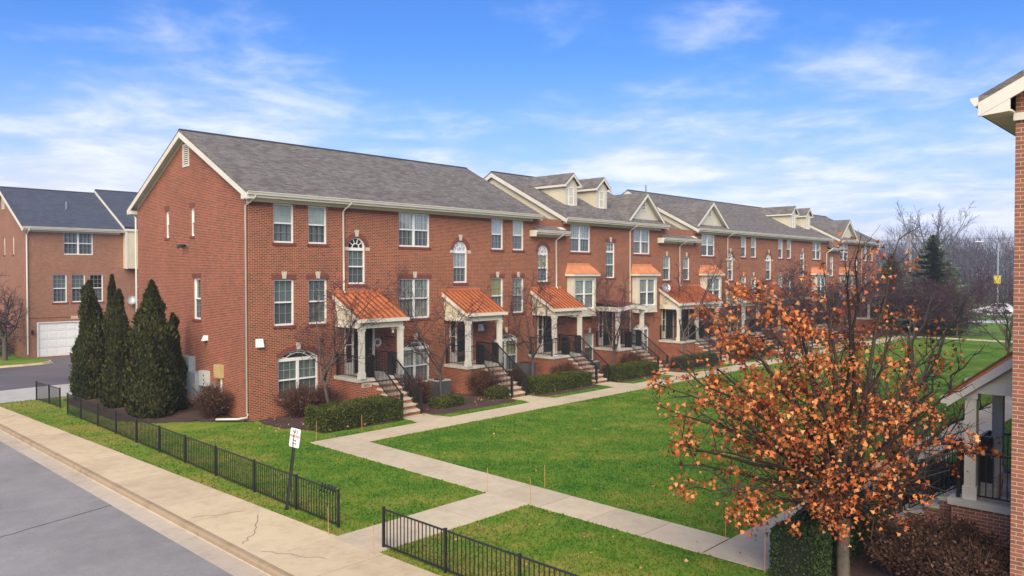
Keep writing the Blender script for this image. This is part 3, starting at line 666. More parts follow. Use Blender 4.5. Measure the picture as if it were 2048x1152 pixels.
def porch(parent, x0, x1, fy, zs, kind, stairs, dr, slabx0=None, slabx1=None, cols=None, ztop=4.72, zfr=3.74, sy=-1, Y=0., num=None, sl_y=-1.75, wallmat='brick', foot=-.17, nst=7, coff=.22, bz=None):
    """x0..x1 copper roof, fy roof edge, zs floor top, stairs (sx0,sx1); sy = -1 front towards -y; +1 mirrored"""
    T = lambda x, y, z: (x, Y-y*sy if sy > 0 else Y+y, z)       # y is negative outward
    if sy > 0: T = lambda x, y, z: (x, Y-y, z)
    P = thing('porch', None, None, T((x0+x1)/2, -1, 0)); P.parent = parent; P.location = Vector(P.location)-wloc(parent)
    def tb(mb, xa, xb, ya, yb, za, zb):
        A, Bq = T(xa, ya, za), T(xb, yb, zb); mb.box(min(A[0], Bq[0]), max(A[0], Bq[0]), min(A[1], Bq[1]), max(A[1], Bq[1]), za, zb)
    sx0 = slabx0 if slabx0 is not None else x0+.03; sx1 = slabx1 if slabx1 is not None else x1-.1
    m_ = MB(); tb(m_, sx0+.05, sx1-.05, sl_y+.06, -.002, -.6, zs-.14); m_.build('porch_base', wallmat, P)
    m_ = MB(); tb(m_, sx0, sx1, sl_y, -.003, zs-.138, zs); m_.build('floor_slab', 'slab', P)
    bz = zfr-.42 if bz is None else bz
    if kind == 'copper':
        m_ = MB(); th = .05; xa, xb = x0, x1
        ap = T(0, 0, ztop); sl = (ztop-zfr)/(-fy)
        m_.hexa([T(xa, -.005, ztop), T(xb, -.005, ztop), T(xb, fy, zfr), T(xa, fy, zfr), T(xa, -.005, ztop-th), T(xb, -.005, ztop-th), T(xb, fy, zfr-th), T(xa, fy, zfr-th)])
        m_.hexa([T(xa, -.004, ztop), T(xb, -.004, ztop), T(xb, -.03, ztop+.0), T(xa, -.03, ztop), T(xa, -.004, ztop+.13), T(xb, -.004, ztop+.13), T(xb, -.03, ztop+.13), T(xa, -.03, ztop+.13)])
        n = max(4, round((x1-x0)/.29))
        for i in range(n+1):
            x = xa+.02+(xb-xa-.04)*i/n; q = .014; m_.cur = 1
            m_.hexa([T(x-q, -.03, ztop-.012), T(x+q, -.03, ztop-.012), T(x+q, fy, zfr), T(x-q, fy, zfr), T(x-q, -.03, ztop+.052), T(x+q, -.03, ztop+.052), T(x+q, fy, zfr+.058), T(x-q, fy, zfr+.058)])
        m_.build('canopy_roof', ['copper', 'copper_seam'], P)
        f = MB()
        for xq in (xa+.0, xb-.045):
            f.hexa([T(xq, -.005, ztop-.055), T(xq+.045, -.005, ztop-.055), T(xq+.045, fy, zfr-.055), T(xq, fy, zfr-.055), T(xq, -.005, ztop-.25), T(xq+.045, -.005, ztop-.25), T(xq+.045, fy, zfr-.23), T(xq, fy, zfr-.23)])
        tb(f, xa, xb+.06, fy-.11, fy+.001, zfr-.17, zfr-.03)                     # gutter
        tb(f, xa+.12, xb-.12, fy+coff-.10, fy+coff+.10, bz, bz+.27)                  # front beam
        for xq in (xa+.12, xb-.24): tb(f, xq, xq+.12, fy+coff+.10, -.01, bz, bz+.22)
        tb(f, xa+.13, xa+.23, -.12, -.012, bz+.22, ztop-.26)
        tb(f, xa+.24, xb-.24, fy+coff+.10, -.01, bz+.09, bz+.11)                    # ceiling
        f.build('canopy_frame', 'trim', P)
        zl = bz+.21; slp_ = (ztop-zfr)/(-fy)
        for xq, e in ((xa+.16, 1), (xb-.16, -1)):
            s = MB(); siding_poly(s, (lambda u, z, dd: (xq+dd*e, T(0, u, 0)[1], z)), [(fy+coff+.1, zl), (-.01, zl), (-.01, ztop-.22), (fy+coff+.1, max(zl+.02, zfr-.22+slp_*(coff+.1)))]); s.build('canopy_siding', 'siding', P)
        ctop = bz
    else:   # shallow eyebrow canopy with a brown roof
        f = MB(); n = 10
        for i in range(n):
            a, b = i/n, (i+1)/n; xa, xb = x0+(x1-x0)*a, x0+(x1-x0)*b; h_ = lambda t: .13*math.sin(math.pi*t)**2
            f.hexa([T(xa, fy, zfr-.26+h_(a)), T(xb, fy, zfr-.26+h_(b)), T(xb, -.01, zfr-.26+h_(b)), T(xa, -.01, zfr-.26+h_(a)), T(xa, fy, zfr+h_(a)), T(xb, fy, zfr+h_(b)), T(xb, -.01, zfr+h_(b)), T(xa, -.01, zfr+h_(a))])
        f.build('canopy_frame', 'trim', P)
        r = MB()
        for i in range(n):
            a, b = i/n, (i+1)/n; xa, xb = x0+(x1-x0)*a, x0+(x1-x0)*b; h_ = lambda t: .13*math.sin(math.pi*t)**2
            r.face([T(xa, fy-.03, zfr+h_(a)+.006), T(xb, fy-.03, zfr+h_(b)+.006), T(xb, -.01, zfr+h_(b)+.24), T(xa, -.01, zfr+h_(a)+.24)])
        r.build('canopy_roof', 'copper_brown', P); ctop = zfr-.25
    for cx in (cols or (x0+.24, x1-.20)): column(P, *T(cx, fy+coff, 0)[:2], zs, ctop)
    for (a, b) in dr: front_door(P, mpx(Y, 1 if sy < 0 else -1), a, b)
    s0, s1 = stairs; run, rise_ = .30, (zs-foot)/nst
    for i in range(1, nst):
        m_ = MB(); y1 = sl_y-run*(i-1); y0 = y1-run-.03; zt = zs-rise_*i; tb(m_, s0-.03, s1+.03, y0, y1, zt-.07, zt); m_.build('step', 'limestone', P)
    m_ = MB()
    for i in range(1, nst): tb(m_, s0, s1, sl_y-run*i, sl_y-run*(i-1)-.001, -.6, zs-rise_*i-.071)
    m_.build('stair_base', wallmat, P)
    yf = sl_y-run*(nst-1)-.05
    for xs_ in (s0+.06, s1-.06):
        top = T(xs_, sl_y+.05, zs); bot = T(xs_, yf, foot+.02); railing(P, [top, bot], posts=(True, True), pr=.042)
    for xs_ in (s0+.0, s1+.0):                                       # pair of stout newels at the head of the stair
        m_ = MB(); tb(m_, xs_-.05, xs_+.05, sl_y+.10, sl_y+.42, zs, zs+.98); m_.build('newel', 'black_metal', P)
    railing(P, [T(sx0+.14, -.06, zs), T(sx0+.14, sl_y+.16, zs)], posts=(True, True))
    if s0-sx0 > .45: railing(P, [T(sx0+.30, sl_y+.14, zs), T(s0-.06, sl_y+.14, zs)], posts=(False, True))
    if sx1-s1 > .35: railing(P, [T(s1+.06, sl_y+.14, zs), T(sx1-.14, sl_y+.14, zs)], posts=(True, False))
    railing(P, [T(sx1-.14, -.06, zs), T(sx1-.14, sl_y+.16, zs)], posts=(True, True))
    if num:
        m_ = MB(); tb(m_, sx0+.22, sx0+.72, sl_y+.035, sl_y+.061, zs-.38, zs-.19); m_.build('house_number', 'plaque', P); pl = P
        text_mesh(num, .135, (sx0+.47, sl_y+.030, zs-.335), (math.pi/2, 0, 0), 'sign_black', pl, 'numerals')
    return P
def text_mesh(s, size, loc, rot, mat, parent, name, wide=1.):
    c = bpy.data.curves.new(name, 'FONT'); c.body = s; c.size = size; c.align_x = 'CENTER'; c.extrude = .002; c.offset = .004*size/.1*.3
    t = bpy.data.objects.new(name, c); COL.objects.link(t); dg = bpy.context.evaluated_depsgraph_get(); dg.update()
    me = bpy.data.meshes.new_from_object(t.evaluated_get(dg)); bpy.data.objects.remove(t)
    me.materials.clear(); me.materials.append(M[mat]); o = bpy.data.objects.new(name, me); link(o, parent)
    o.location = Vector(loc)-wloc(parent); o.rotation_euler = rot; o.scale = (wide, 1, 1); return o
porch(ROW, 3.78, 6.22, -1.93, 1.25, 'copper', (4.55, 5.66), [doors[0]], num='25011')
porch(ROW, 9.88, 12.42, -1.80, 1.22, 'copper', (11.02, 12.10), [doors[1]], slabx0=10.0, sl_y=-1.66)
porch(ROW, 16.22, 18.80, -1.70, 1.22, 'copper', (17.30, 18.40), [doors[2]], slabx0=16.0)
porch(ROW, 21.85, 24.75, -1.75, 1.20, 'eyebrow', (23.1, 24.2), [doors[3]], zfr=3.62)
porch(ROW, 28.75, 34.15, -1.62, 1.20, 'copper', (30.4, 31.6), [doors[4], doors[5]], cols=(28.98, 31.2, 33.85), ztop=4.66, zfr=3.66)
porch(ROW, 37.65, 40.4, -1.6, 1.20, 'copper', (38.8, 39.9), [doors[6]], ztop=4.56, zfr=3.6)
porch(ROW, 43.7, 46.3, -1.6, 1.20, 'copper', (44.8, 45.9), [doors[7]], ztop=4.56, zfr=3.6)
porch(ROW, 50.4, 53.2, -1.6, 1.20, 'eyebrow', (51.4, 52.5), [doors[8]], zfr=3.6)
porch(ROW, 63.6, 67.2, -1.6, 1.20, 'copper', (64.6, 65.7), [doors[9]], ztop=4.3, zfr=3.45)

# ------------------------------------------------------------------ ground
def struct(o): o['kind'] = 'structure'; return o
def xin(y): return -5.16+(y+11)*(-.0300)+.0    # inner edge of the pavement
def xkb(y): return -6.86-(y+2)*.0030*-1         # back of the kerb (towards the pavement)
xkb = lambda y: -6.83+(y-0)*.0082*.5
struct(MB().box(-900, 900, -900, 900, -4, G-.32).build('terrain', 'lawn'))
# lawns
m = MB(); YA = 12.0
m.prism([(xkb(-120), -120), (900, -120), (900, YA), (xkb(YA), YA)], 'z', G-.5, G); struct(m.build('lawn', 'lawn'))
# street, gutter and kerb
m = MB(); m.prism([(-16.5, -140), (xkb(-140)-.45, -140), (xkb(60)-.45, 60), (-16.5, 60)], 'z', G-.5, G-.135); struct(m.build('street', 'asphalt'))
m = MB(); m.prism([(-60, -140), (-17.1, -140), (-17.1, 60), (-60, 60)], 'z', G-.5, G); struct(m.build('lawn_far', 'lawn'))
def strip(mb, y0, y1, prof, step=3.05, gap=.012, base=None):
    y = y0
    while y < y1-.01:
        e = min(y+step, y1); a, b = y+gap/2, e-gap/2; n = len(prof)
        pa = [(base(a)+p, a, z) for p, z in prof]; pb = [(base(b)+p, b, z) for p, z in prof]
        mb.face(pa); mb.face(pb[::-1])
        for i in range(n): j = (i+1) % n; mb.face([pa[i], pb[i], pb[j], pa[j]])
        y = e
kp = [(-.15, G-.3), (-.15, G-.02), (-.125, G+.008), (-.09, G+.018), (-.003, G+.018), (-.003, G-.3)]
gp = [(-.62, G-.3), (-.62, G-.131), (-.16, G-.115), (-.152, G-.10), (-.152, G-.3)]
m = MB(); strip(m, -130, 12.2, kp, base=xkb); struct(m.build('kerb', 'kerb_concrete'))
m = MB(); strip(m, -130, 12.2, gp, base=xkb); strip(m, 27, 60, gp, base=xkb); struct(m.build('gutter_pan', 'gutter_concrete'))
# pavement of separate flags with open joints
def slabs(mb, x0f, x1f, y0, y1, step, z0, z1, gap=.02):
    y = y0
    while y < y1-.01:
        e = min(y+step, y1); a, b = y+gap/2, e-gap/2; dz = random.uniform(-.003, .003)
        mb.hexa([(x0f(a), a, z0), (x1f(a), a, z0), (x1f(b), b, z0), (x0f(b), b, z0), (x0f(a), a, z1+dz), (x1f(a), a, z1+dz), (x1f(b), b, z1+dz), (x0f(b), b, z1+dz)]); y = e
ZP = G+.02
m = MB(); slabs(m, lambda y: xkb(y)+.004, xin, -13.62-1.62*40, 11.7, 1.62, G-.1, ZP); struct(m.build('pavement', 'concrete'))
m = MB()
for a, b in ((-13.62-1.62*40, 11.7),): m.hexa([(xkb(a)+.01, a, G-.2), (xin(a)-.01, a, G-.2), (xin(b)-.01, b, G-.2), (xkb(b)+.01, b, G-.2), (xkb(a)+.01, a, ZP-.008), (xin(a)-.01, a, ZP-.008), (xin(b)-.01, b, ZP-.008), (xkb(b)+.01, b, ZP-.008)])
c = lambda v: (lambda y: v)
def slabs_x(mb, x0, x1, y0, y1, step, z1, gap=.02, skew=0.):
    x = x0
    while x < x1-.01:
        e = min(x+step, x1); dz = random.uniform(-.003, .003); mb.hexa([(x+gap/2, y0, G-.1), (e-gap/2, y0, G-.1), (e-gap/2, y1, G-.1), (x+gap/2, y1, G-.1), (x+gap/2, y0, z1+dz), (e-gap/2, y0, z1+dz), (e-gap/2, y1, z1+dz), (x+gap/2, y1, z1+dz)]); x = e
wk = MB()
wk_y0, wk_y1 = -6.28, -4.98
slabs_x(wk, 1.05, 72, wk_y0, wk_y1, 1.5, ZP)                                  # walk along the row
slabs(wk, lambda y: -.42+(y+5)*.004, lambda y: 1.05-(-5-y)*.022, -19.9, wk_y1, 1.5, G-.1, ZP)   # walk across the lawn
slabs_x(wk, -5.2, -.46, -15.05, -13.62, 1.5, ZP)                              # link to the pavement
slabs_x(wk, -.50, 72, -21.28, -19.93, 1.5, ZP)                                # walk along the opposite row
slabs_x(wk, 60.2, 61.6, -19.9, -6.3, 1.4, ZP)
for s0, s1 in ((4.55, 5.66), (11.02, 12.1), (17.3, 18.4), (23.1, 24.2), (30.4, 31.6), (38.8, 39.9), (44.8, 45.9), (51.4, 52.5), (64.6, 65.7)):
    wk.prism([(s0-.05, -3.62), (s1+.05, -3.62), (s1+.05, -4.3), (s1+.32, wk_y1+.006), (s0-.25, wk_y1+.006), (s0-.05, -4.3)], 'z', G-.1, ZP+.002)
wk.prism([(3.0, -23.0), (4.1, -23.0), (4.1, -21.29), (3.0, -21.29)], 'z', G-.1, ZP)
struct(wk.build('walk', 'walk_concrete'))
for q in ((1.06, 71.9, wk_y0+.01, wk_y1-.01), (-.49, 71.9, -21.27, -19.94), (-5.1, -.47, -15.04, -13.63), (-.40, .70, -19.9, -6.2)): m.box(q[0], q[1], q[2], q[3], G-.2, ZP-.0085)
struct(m.build('joint_base', 'gap'))
# cracks and old seams
def ribbon(mb, pts, w, z):
    for i in range(len(pts)-1):
        p, q = Vector((*pts[i], 0)), Vector((*pts[i+1], 0)); d = (q-p).normalized(); s = Vector((-d.y, d.x, 0))*w/2
        mb.face([(p-s).to_tuple()[:2]+(z,), (q-s).to_tuple()[:2]+(z,), (q+s).to_tuple()[:2]+(z,), (p+s).to_tuple()[:2]+(z,)])
def wig(a, b, n, j): return [(a[0]+(b[0]-a[0])*i/n+random.uniform(-j, j)*(0 < i < n), a[1]+(b[1]-a[1])*i/n+random.uniform(-j, j)*(0 < i < n)) for i in range(n+1)]
m = MB()
for a, b in (((-5.55, -11.0), (-6.2, -12.1)), ((-6.75, -10.1), (-5.6, -10.5)), ((-6.2, -12.1), (-6.75, -12.6)), ((-6.7, -13.3), (-6.0, -14.6)), ((-6.78, 3.0), (-5.4, 2.5)), ((-6.75, 7.2), (-5.2, 8.9))): ribbon(m, wig(a, b, 7, .05), .010, ZP+.006)
struct(m.build('pavement_cracks', 'gap'))
m = MB(); ribbon(m, wig((-7.45, -7.1), (-16, -9.6), 40, .03), .03, G-.131); ribbon(m, wig((-12.4, -60), (-12.2, 12), 60, .03), .02, G-.131); ribbon(m, wig((-7.46, 9.9), (-16, 8.6), 20, .1), .05, G-.131)
struct(m.build('street_seams', 'gap'))
# driveway apron, alley and the island before the garages
m = MB(); m.prism([(-7.4, 12.0), (-4.3, 12.0), (-2.6, 12.3), (30, 12.8), (30, 16.2), (-2.5, 16.6), (-5.5, 16.3), (-7.4, 15.4)], 'z', G-.5, G-.03); struct(m.build('driveway_apron', 'apron'))
m = MB(); m.prism([(-7.3, 14.5), (60, 15.5), (60, 31.4), (-7.3, 31.4)], 'z', G-.6, G-.06); m.prism([(.4, 31.4), (60, 31.4), (60, 31.6), (.4, 31.6)], 'z', G-.6, G-.055); struct(m.build('alley', 'asphalt_alley'))
isl = [(-6.9, 27.4), (-.8, 27.3), (.4, 27.55), (1.05, 28.1), (1.2, 28.9), (1.1, 30.2), (.62, 31.3), (.4, 60), (-6.9, 60)]
cen = (-3, 40); ins = lambda d: [(p[0]+(cen[0]-p[0])/math.hypot(cen[0]-p[0], cen[1]-p[1])*d, p[1]+(cen[1]-p[1])/math.hypot(cen[0]-p[0], cen[1]-p[1])*d) for p in isl]
m = MB(); m.prism(isl, 'z', G-.4, G-.045); m.prism(ins(.18), 'z', G-.4, G+.04); struct(m.build('island_kerb', 'concrete'))
m = MB(); m.prism(ins(.36), 'z', G-.4, G+.05); struct(m.build('lawn_island', 'lawn'))
m = MB(); m.prism([(-7.2, 15.5), (-6.4, 16.4), (-5.9, 15.9), (-5.2, 16.3), (-4.2, 16.0), (-3.9, 16.5), (-5.6, 17.1), (-6.9, 17.0)], 'z', G-.1, G-.052); struct(m.build('wet_patch', 'dark_in'))
# mulch beds
def bed(poly, name='mulch_bed', hi=.07, cell=.22):
    xs, ys = [p[0] for p in poly], [p[1] for p in poly]; V = MB()
    def inside(x, y):
        c_ = False
        for i in range(len(poly)):
            (a, b), (d, e) = poly[i], poly[(i+1) % len(poly)]
            if (b > y) != (e > y) and x < (d-a)*(y-b)/(e-b)+a: c_ = not c_
        return c_
    def edge(x, y):
        best = 9
        for i in range(len(poly)):
            p, q = Vector(poly[i]), Vector(poly[(i+1) % len(poly)]); v = Vector((x, y)); t = max(0, min(1, (v-p).dot(q-p)/(q-p).length_squared)); best = min(best, (v-p-(q-p)*t).length)
        return best
    nx, ny = int((max(xs)-min(xs))/cell)+1, int((max(ys)-min(ys))/cell)+1; idx = {}; pts = []; f = []
    for i in range(nx+1):
        for j in range(ny+1):
            x, y = min(xs)+i*cell, min(ys)+j*cell
            if not inside(x, y): continue
            e = edge(x, y); idx[i, j] = len(pts); pts.append((x+random.uniform(-.05, .05), y+random.uniform(-.05, .05), G-.02+min(1, e/.5)*hi+min(1, e/1.6)*.06+random.uniform(-.015, .02)*min(1, e/.3)))
    for i, j in idx:
        k = [(i, j), (i+1, j), (i+1, j+1), (i, j+1)]
        if all(q in idx for q in k): f.append(tuple(idx[q] for q in k))
    V.v = pts; V.f = f; V.mi = [0]*len(f); return struct(V.build(name, 'mulch', smooth=True))
bed([(.2, .3), (-.1, -1.2), (.15, -2.6), (.7, -3.7), (2., -4.25), (4.45, -4.35), (4.45, .3)])
bed([(.3, -.6), (-.7, .3), (-1.6, 1.4), (-2.9, 2.3), (-3.7, 4.), (-3.8, 8.), (-3.4, 11.4), (.3, 11.6)])
for a, b in ((5.75, 10.95), (12.2, 17.2), (18.5, 23.0), (24.3, 30.3), (31.7, 38.7), (40, 44.7), (46, 51.3), (52.6, 64.5)): bed([(a, .2), (a, -4.2), (a+.3, -4.4), (b-.3, -4.4), (b, -4.2), (b, .2)], cell=.3)
bed([(-1.0, -25.4), (-1.3, -23), (-.7, -21.55), (2.9, -21.5), (2.9, -25.4)])
bed([(4.2, -25.4), (4.2, -21.5), (12, -21.5), (12, -25.4)], cell=.3)
# far road and car park
m = MB(); m.prism([(88, -140), (94.5, -140), (94.5, 6), (88, 4)], 'z', G-.3, G+.01); m.prism([(108, -160), (126, -160), (126, 60), (108, 60)], 'z', G-.3, G+.01); struct(m.build('far_road', 'pale_road'))

# ------------------------------------------------------------------ brick house across the alley
HB = thing('garage_house', 'brown brick house with blue grey roof and white garage door across the alley', 'house', (7, 36.9, 0))
YB = 31.42
wb = MB(); go = [(2.70, 4.58, 6.88, 8.45, 0.), (2.0, 2.9, 3.56, 5.5, 0.), (3.18, 4.06, 3.56, 5.5, 0.), (4.34, 5.22, 3.56, 5.5, 0.), (7.55, 8.4, 3.56, 5.5, 0.), (1.02, 6.0, -.12, 2.24, 0.)]
wall_plane(wb, mpx(YB), .42, 22, -.7, 8.6, go, .14)
hg = [(34.3, 34.7, 6.9, 8.2, 0.), (36.6, 37., 6.9, 8.2, 0.)]
wall_plane(wb, mpy(.42), YB, YB+11, -.7, 8.6, hg, .14); zr = 8.74+(5.96)*SL-.11
wb.face([(.42, YB, 8.6), (.42, YB+11, 8.6), (.42, YB+11, 8.86), (.42, YB+5.5, zr), (.42, YB, 8.86)]); wb.face([(.42, YB+11, -.7), (22, YB+11, -.7), (22, YB+11, 8.6), (.42, YB+11, 8.6)]); wb.face([(22, YB, -.7), (22, YB+11, -.7), (22, YB+11, 8.6), (22, YB, 8.6)])
wb.build('wall', 'brick_brown', HB)
window(HB, mpx(YB), 2.70, 4.58, 6.88, 8.45, double=True, up='curtain_dark', lo='curtain_dark', sill=False)
for a in (2.0, 3.17, 4.34): window(HB, mpx(YB), a, a+.88, 3.56, 5.5, up='blind_grey' if a < 4 else 'dark_in', lo='curtain_dark', sill=True, rows=3)
window(HB, mpx(YB), 7.55, 8.4, 3.56, 5.5, up='curtain', lo='curtain_dark')
for a, b, c_, d, _ in hg: window(HB, mpy(.42), a, b, c_, d, cols=2, up='blind_grey', lo='curtain_dark')
gd = MB(); 
for k in range(4): gd.box(1.10, 5.92, YB+.08, YB+.12, -.12+k*.58+.006, -.12+(k+1)*.58-.006)
for k in range(4):
    for q in range(8): gd.box(1.16+q*.595, 1.16+q*.595+.48, YB+.066, YB+.08, -.12+k*.58+.10, -.12+(k+1)*.58-.10)
gdo = gd.build('garage_door', 'white', HB)
t_ = MB(); t_.box(1.02, 1.10, YB-.02, YB+.1, -.12, 2.24); t_.box(5.92, 6.0, YB-.02, YB+.1, -.12, 2.24); t_.box(1.10, 5.92, YB-.02, YB+.1, 2.18, 2.24); t_.build('frame', 'white', gdo)
b_ = MB(); b_.box(.43, 6.8, YB-.006, YB+.02, 2.50, 2.57); b_.build('brick_band', 'brick_soldier', HB)
gable_roof(HB, .12, 6.62, 8.74, 'shingle_blue', y0=YB); rake(HB, .09, .14, 8.74, y0=YB); gutter(HB, .12, 6.62, 8.74, y0=YB)
gable_roof(HB, 6.55, 22.3, 9.02, 'shingle_blue', y0=YB-.0); rake(HB, 6.50, 6.56, 9.02, y0=YB); 
bo = MB(); wall_plane(bo, mpx(YB-.62), 6.63, 22, 5.92, 8.66, [(7.85, 8.7, 7.0, 8.45, 0.)], .1); bo.face([(6.63, YB-.62, 5.92), (6.63, YB, 5.92), (6.63, YB, 8.66), (6.63, YB-.62, 8.66)]); bo.face([(6.63, YB-.62, 5.92), (22, YB-.62, 5.92), (22, YB, 5.92), (6.63, YB, 5.92)])
bay = bo.build('bay', 'siding', HB)
s = MB(); siding_poly(s, mpx(YB-.62), [(6.64, 5.94), (7.78, 5.94), (7.78, 8.62), (6.64, 8.62)]); siding_poly(s, mpx(YB-.62), [(8.77, 5.94), (21.9, 5.94), (21.9, 8.62), (8.77, 8.62)]); siding_poly(s, mpy(6.63), [(YB-.62, 5.94), (YB, 5.94), (YB, 8.62), (YB-.62, 8.62)]); s.build('siding', 'siding', bay)
t_ = MB(); t_.box(6.58, 6.70, YB-.66, YB-.55, 5.90, 8.64); t_.box(6.56, 22, YB-.72, YB-.0, 8.62, 8.80); t_.build('trim', 'trim', bay); window(bay, mpx(YB-.66), 7.85, 8.7, 7.0, 8.45, up='curtain', lo='curtain_dark', sill=False)
louvre(HB, mpy(.42), YB+5.2, YB+5.8, 10.2, 11.1)
d_ = MB(); d_.tube([(.5, YB-.5, 8.6), (.5, YB-.5, 8.5), (.45, YB-.07, 8.2), (.45, YB-.07, .1)], .05, 6); d_.build('downspout', 'trim', HB)
vv = MB(); vv.tube([(3.6, YB+2.4, 9.9), (3.6, YB+2.4, 10.75)], .05, 6, True); vv.build('vent_pipe', 'galv', HB)
pq = MB(); pq.box(3.1, 3.75, YB-.012, YB+.02, 2.40, 2.60); pq.build('house_number', 'plaque', HB)
lm = thing('wall_lantern', 'small black lantern beside the white garage door', 'lantern', (.72, YB-.1, 1.6)); k = MB(); k.box(.66, .78, YB-.02, YB-.003, 1.45, 1.75); k.tube([(.72, YB-.02, 1.7), (.72, YB-.12, 1.78), (.72, YB-.16, 1.72)], .012, 5); k.tube([(.72, YB-.16, 1.4), (.72, YB-.16, 1.45), (.72, YB-.16, 1.68), (.72, YB-.16, 1.76)], [.03, .055, .075, .01], 6, True); k.build('lantern_body', 'black_metal', lm)
def dish(name, label, p, r, aim):
    t = thing(name, label, 'satellite dish', p, 'satellite dishes'); a = Vector(aim).normalized(); u = a.cross(Vector((0, 0, 1))).normalized(); v = u.cross(a); c_ = Vector(p)+a*.18+Vector((0, 0, .12)); m = MB(); n = 16
    rings = [[c_+a*(.16*q*q*r*2)+u*r*q*math.cos(2*math.pi*i/n)+v*r*q*1.1*math.sin(2*math.pi*i/n) for i in range(n)] for q in (.05, .35, .7, 1.)]
    for i in range(3):
        for j in range(n): m.face([rings[i][j], rings[i][(j+1) % n], rings[i+1][(j+1) % n], rings[i+1][j]])
    m.build('reflector', 'galv', t, True); m = MB(); m.tube([Vector(p), Vector(p)+Vector((0, 0, .1)), c_], .022, 6); m.tube([c_-v*r*.9, c_+a*r*1.1-v*r*.25], .012, 5); q = c_+a*r*1.1-v*r*.25; m.box(q.x-.03, q.x+.03, q.y-.03, q.y+.03, q.z-.03, q.z+.03); m.build('arm', 'galv', t)
dish('satellite_dish', 'grey satellite dish on the brown brick wall behind the arborvitae', (7.2, YB-.12, 3.4), .31, (-.5, -.8, .35))
dish('satellite_dish', 'small pale satellite dish at the left end of the double copper porch roof', (29.05, -.25, 4.42), .30, (-.45, -.8, .4))

# ------------------------------------------------------------------ brick house at the right edge
HR = thing('brick_house', 'brick house corner at the right edge with white porch and overhanging eave', 'house', (6, -30.7, 0))
YR = -25.22
wb = MB(); wall_plane(wb, mpy(0.), YR-11, YR, -.7, 8.5, [], .1); wall_plane(wb, mpx(YR, -1), 0, 30, -.7, 8.5, [(3.5, 4.4, 1.24, 3.36, 0.), (5.9, 7.7, .46, 2.3, 0.)], .19); wb.face([(0, YR-11, 8.5), (0, YR, 8.5), (0, YR, 8.6), (0, YR-5.5, 11.2), (0, YR-11, 8.6)]); wb.face([(0, YR-11, -.7), (30, YR-11, -.7), (30, YR-11, 8.5), (0, YR-11, 8.5)]); wb.face([(30, YR-11, -.7), (30, YR, -.7), (30, YR, 8.5), (30, YR-11, 8.5)])
wb.build('wall', 'brick_right', HR)
ezr = 8.46
gable_roof(HR, -.30, 30, ezr, 'shingle', y0=YR-11); rake(HR, -.325, -.28, ezr, y0=YR-11)
t_ = MB(); yo = YR+.46
t_.prism([(yo-.003, ezr-.12), (yo-.003, ezr-.33), (YR+.02, ezr-.30), (YR+.02, ezr+.05)], 'x', -.318, -.279)
t_.box(-.278, 30, YR+.003, yo-.01, ezr-.30, ezr-.27); t_.box(-.278, 30, yo-.03, yo-.004, ezr-.3, ezr-.12)
t_.prism([(yo+.003, ezr-.16), (yo+.06, ezr-.16), (yo+.12, ezr-.05), (yo+.12, ezr-.02), (yo+.003, ezr-.02)], 'x', -.30, 30); t_.box(-.06, .0, YR-.25, YR+.02, ezr-.42, ezr-.30); t_.prism([(YR-11, ezr+.13), (YR-5.5, ezr+2.95), (YR-5.5, ezr+2.92), (YR-11, ezr+.1)], 'x', -.27, .01); t_.prism([(YR, ezr+.13), (YR-5.5, ezr+2.95), (YR-5.5, ezr+2.92), (YR, ezr+.1)], 'x', -.27, .01)
t_.build('eave', 'trim', HR)
window(HR, mpx(YR, -1), 5.9, 7.7, .46, 2.3, double=True, **B(1))
PR = porch(HR, 2.36, 5.4, -1.54, 1.16, 'copper', (3.05, 4.15), [(3.5, 4.4)], slabx0=2.40, slabx1=5.2, cols=(2.62, 4.9), ztop=4.42, zfr=3.19, coff=.38, bz=3.26, sy=1, Y=YR, sl_y=-1.52, wallmat='brick_right')
st = thing('stool', 'small wooden stool on the porch at the right edge', 'stool', (3.0, YR+.6, 1.16))
k = MB(); k.box(2.84, 3.16, YR+.44, YR+.76, 1.60, 1.64); k.build('seat', 'wood', st)
for sx in (-1, 1):
    for sy_ in (-1, 1): k = MB(); k.tube([(3.0+sx*.12, YR+.6+sy_*.12, 1.60), (3.0+sx*.16, YR+.6+sy_*.16, 1.16)], .02, 6, True); k.build('leg', 'wood', st)
k = MB(); k.tube([(2.86, YR+.46, 1.35), (3.14, YR+.46, 1.35)], .012, 5); k.tube([(2.86, YR+.74, 1.35), (3.14, YR+.74, 1.35)], .012, 5); k.build('stretcher', 'wood', st)

# ------------------------------------------------------------------ fences, sign, stakes
def fence(label, pts, h=.82, spacing=.115):
    root = thing('metal_fence', label, 'fence', (pts[0][0], pts[0][1], G), 'black metal fences along the pavement'); 
    for i, p in enumerate(pts):
        q = Vector((p[0], p[1], G)); k = MB(); k.box(q.x-.025, q.x+.025, q.y-.025, q.y+.025, G-.2, G+h+.03); k.box(q.x-.03, q.x+.03, q.y-.03, q.y+.03, G+h+.03, G+h+.045); k.build('post', 'black_metal', root)
    for i in range(len(pts)-1):
        a, b = Vector((*pts[i], G)), Vector((*pts[i+1], G)); L = (b-a).length; n = max(2, round(L/spacing)); d = (b-a)/n; k = MB(); e = (b-a).normalized()*.026; s = Vector((-e.y, e.x, 0)).normalized()*.016
        for zz in (.07, h): o = Vector((0, 0, zz)); u = Vector((0, 0, .014)); k.hexa([a+e+o-s-u, b-e+o-s-u, b-e+o+s-u, a+e+o+s-u, a+e+o-s+u, b-e+o-s+u, b-e+o+s+u, a+e+o+s+u])
        for j in range(1, n): c_ = a+d*j; k.box(c_.x-.008, c_.x+.008, c_.y-.008, c_.y+.008, G+.07, G+h)
        k.build('panel', 'black_metal', root)
    return root
fl = lambda y: -4.50+(y+2)*.0185
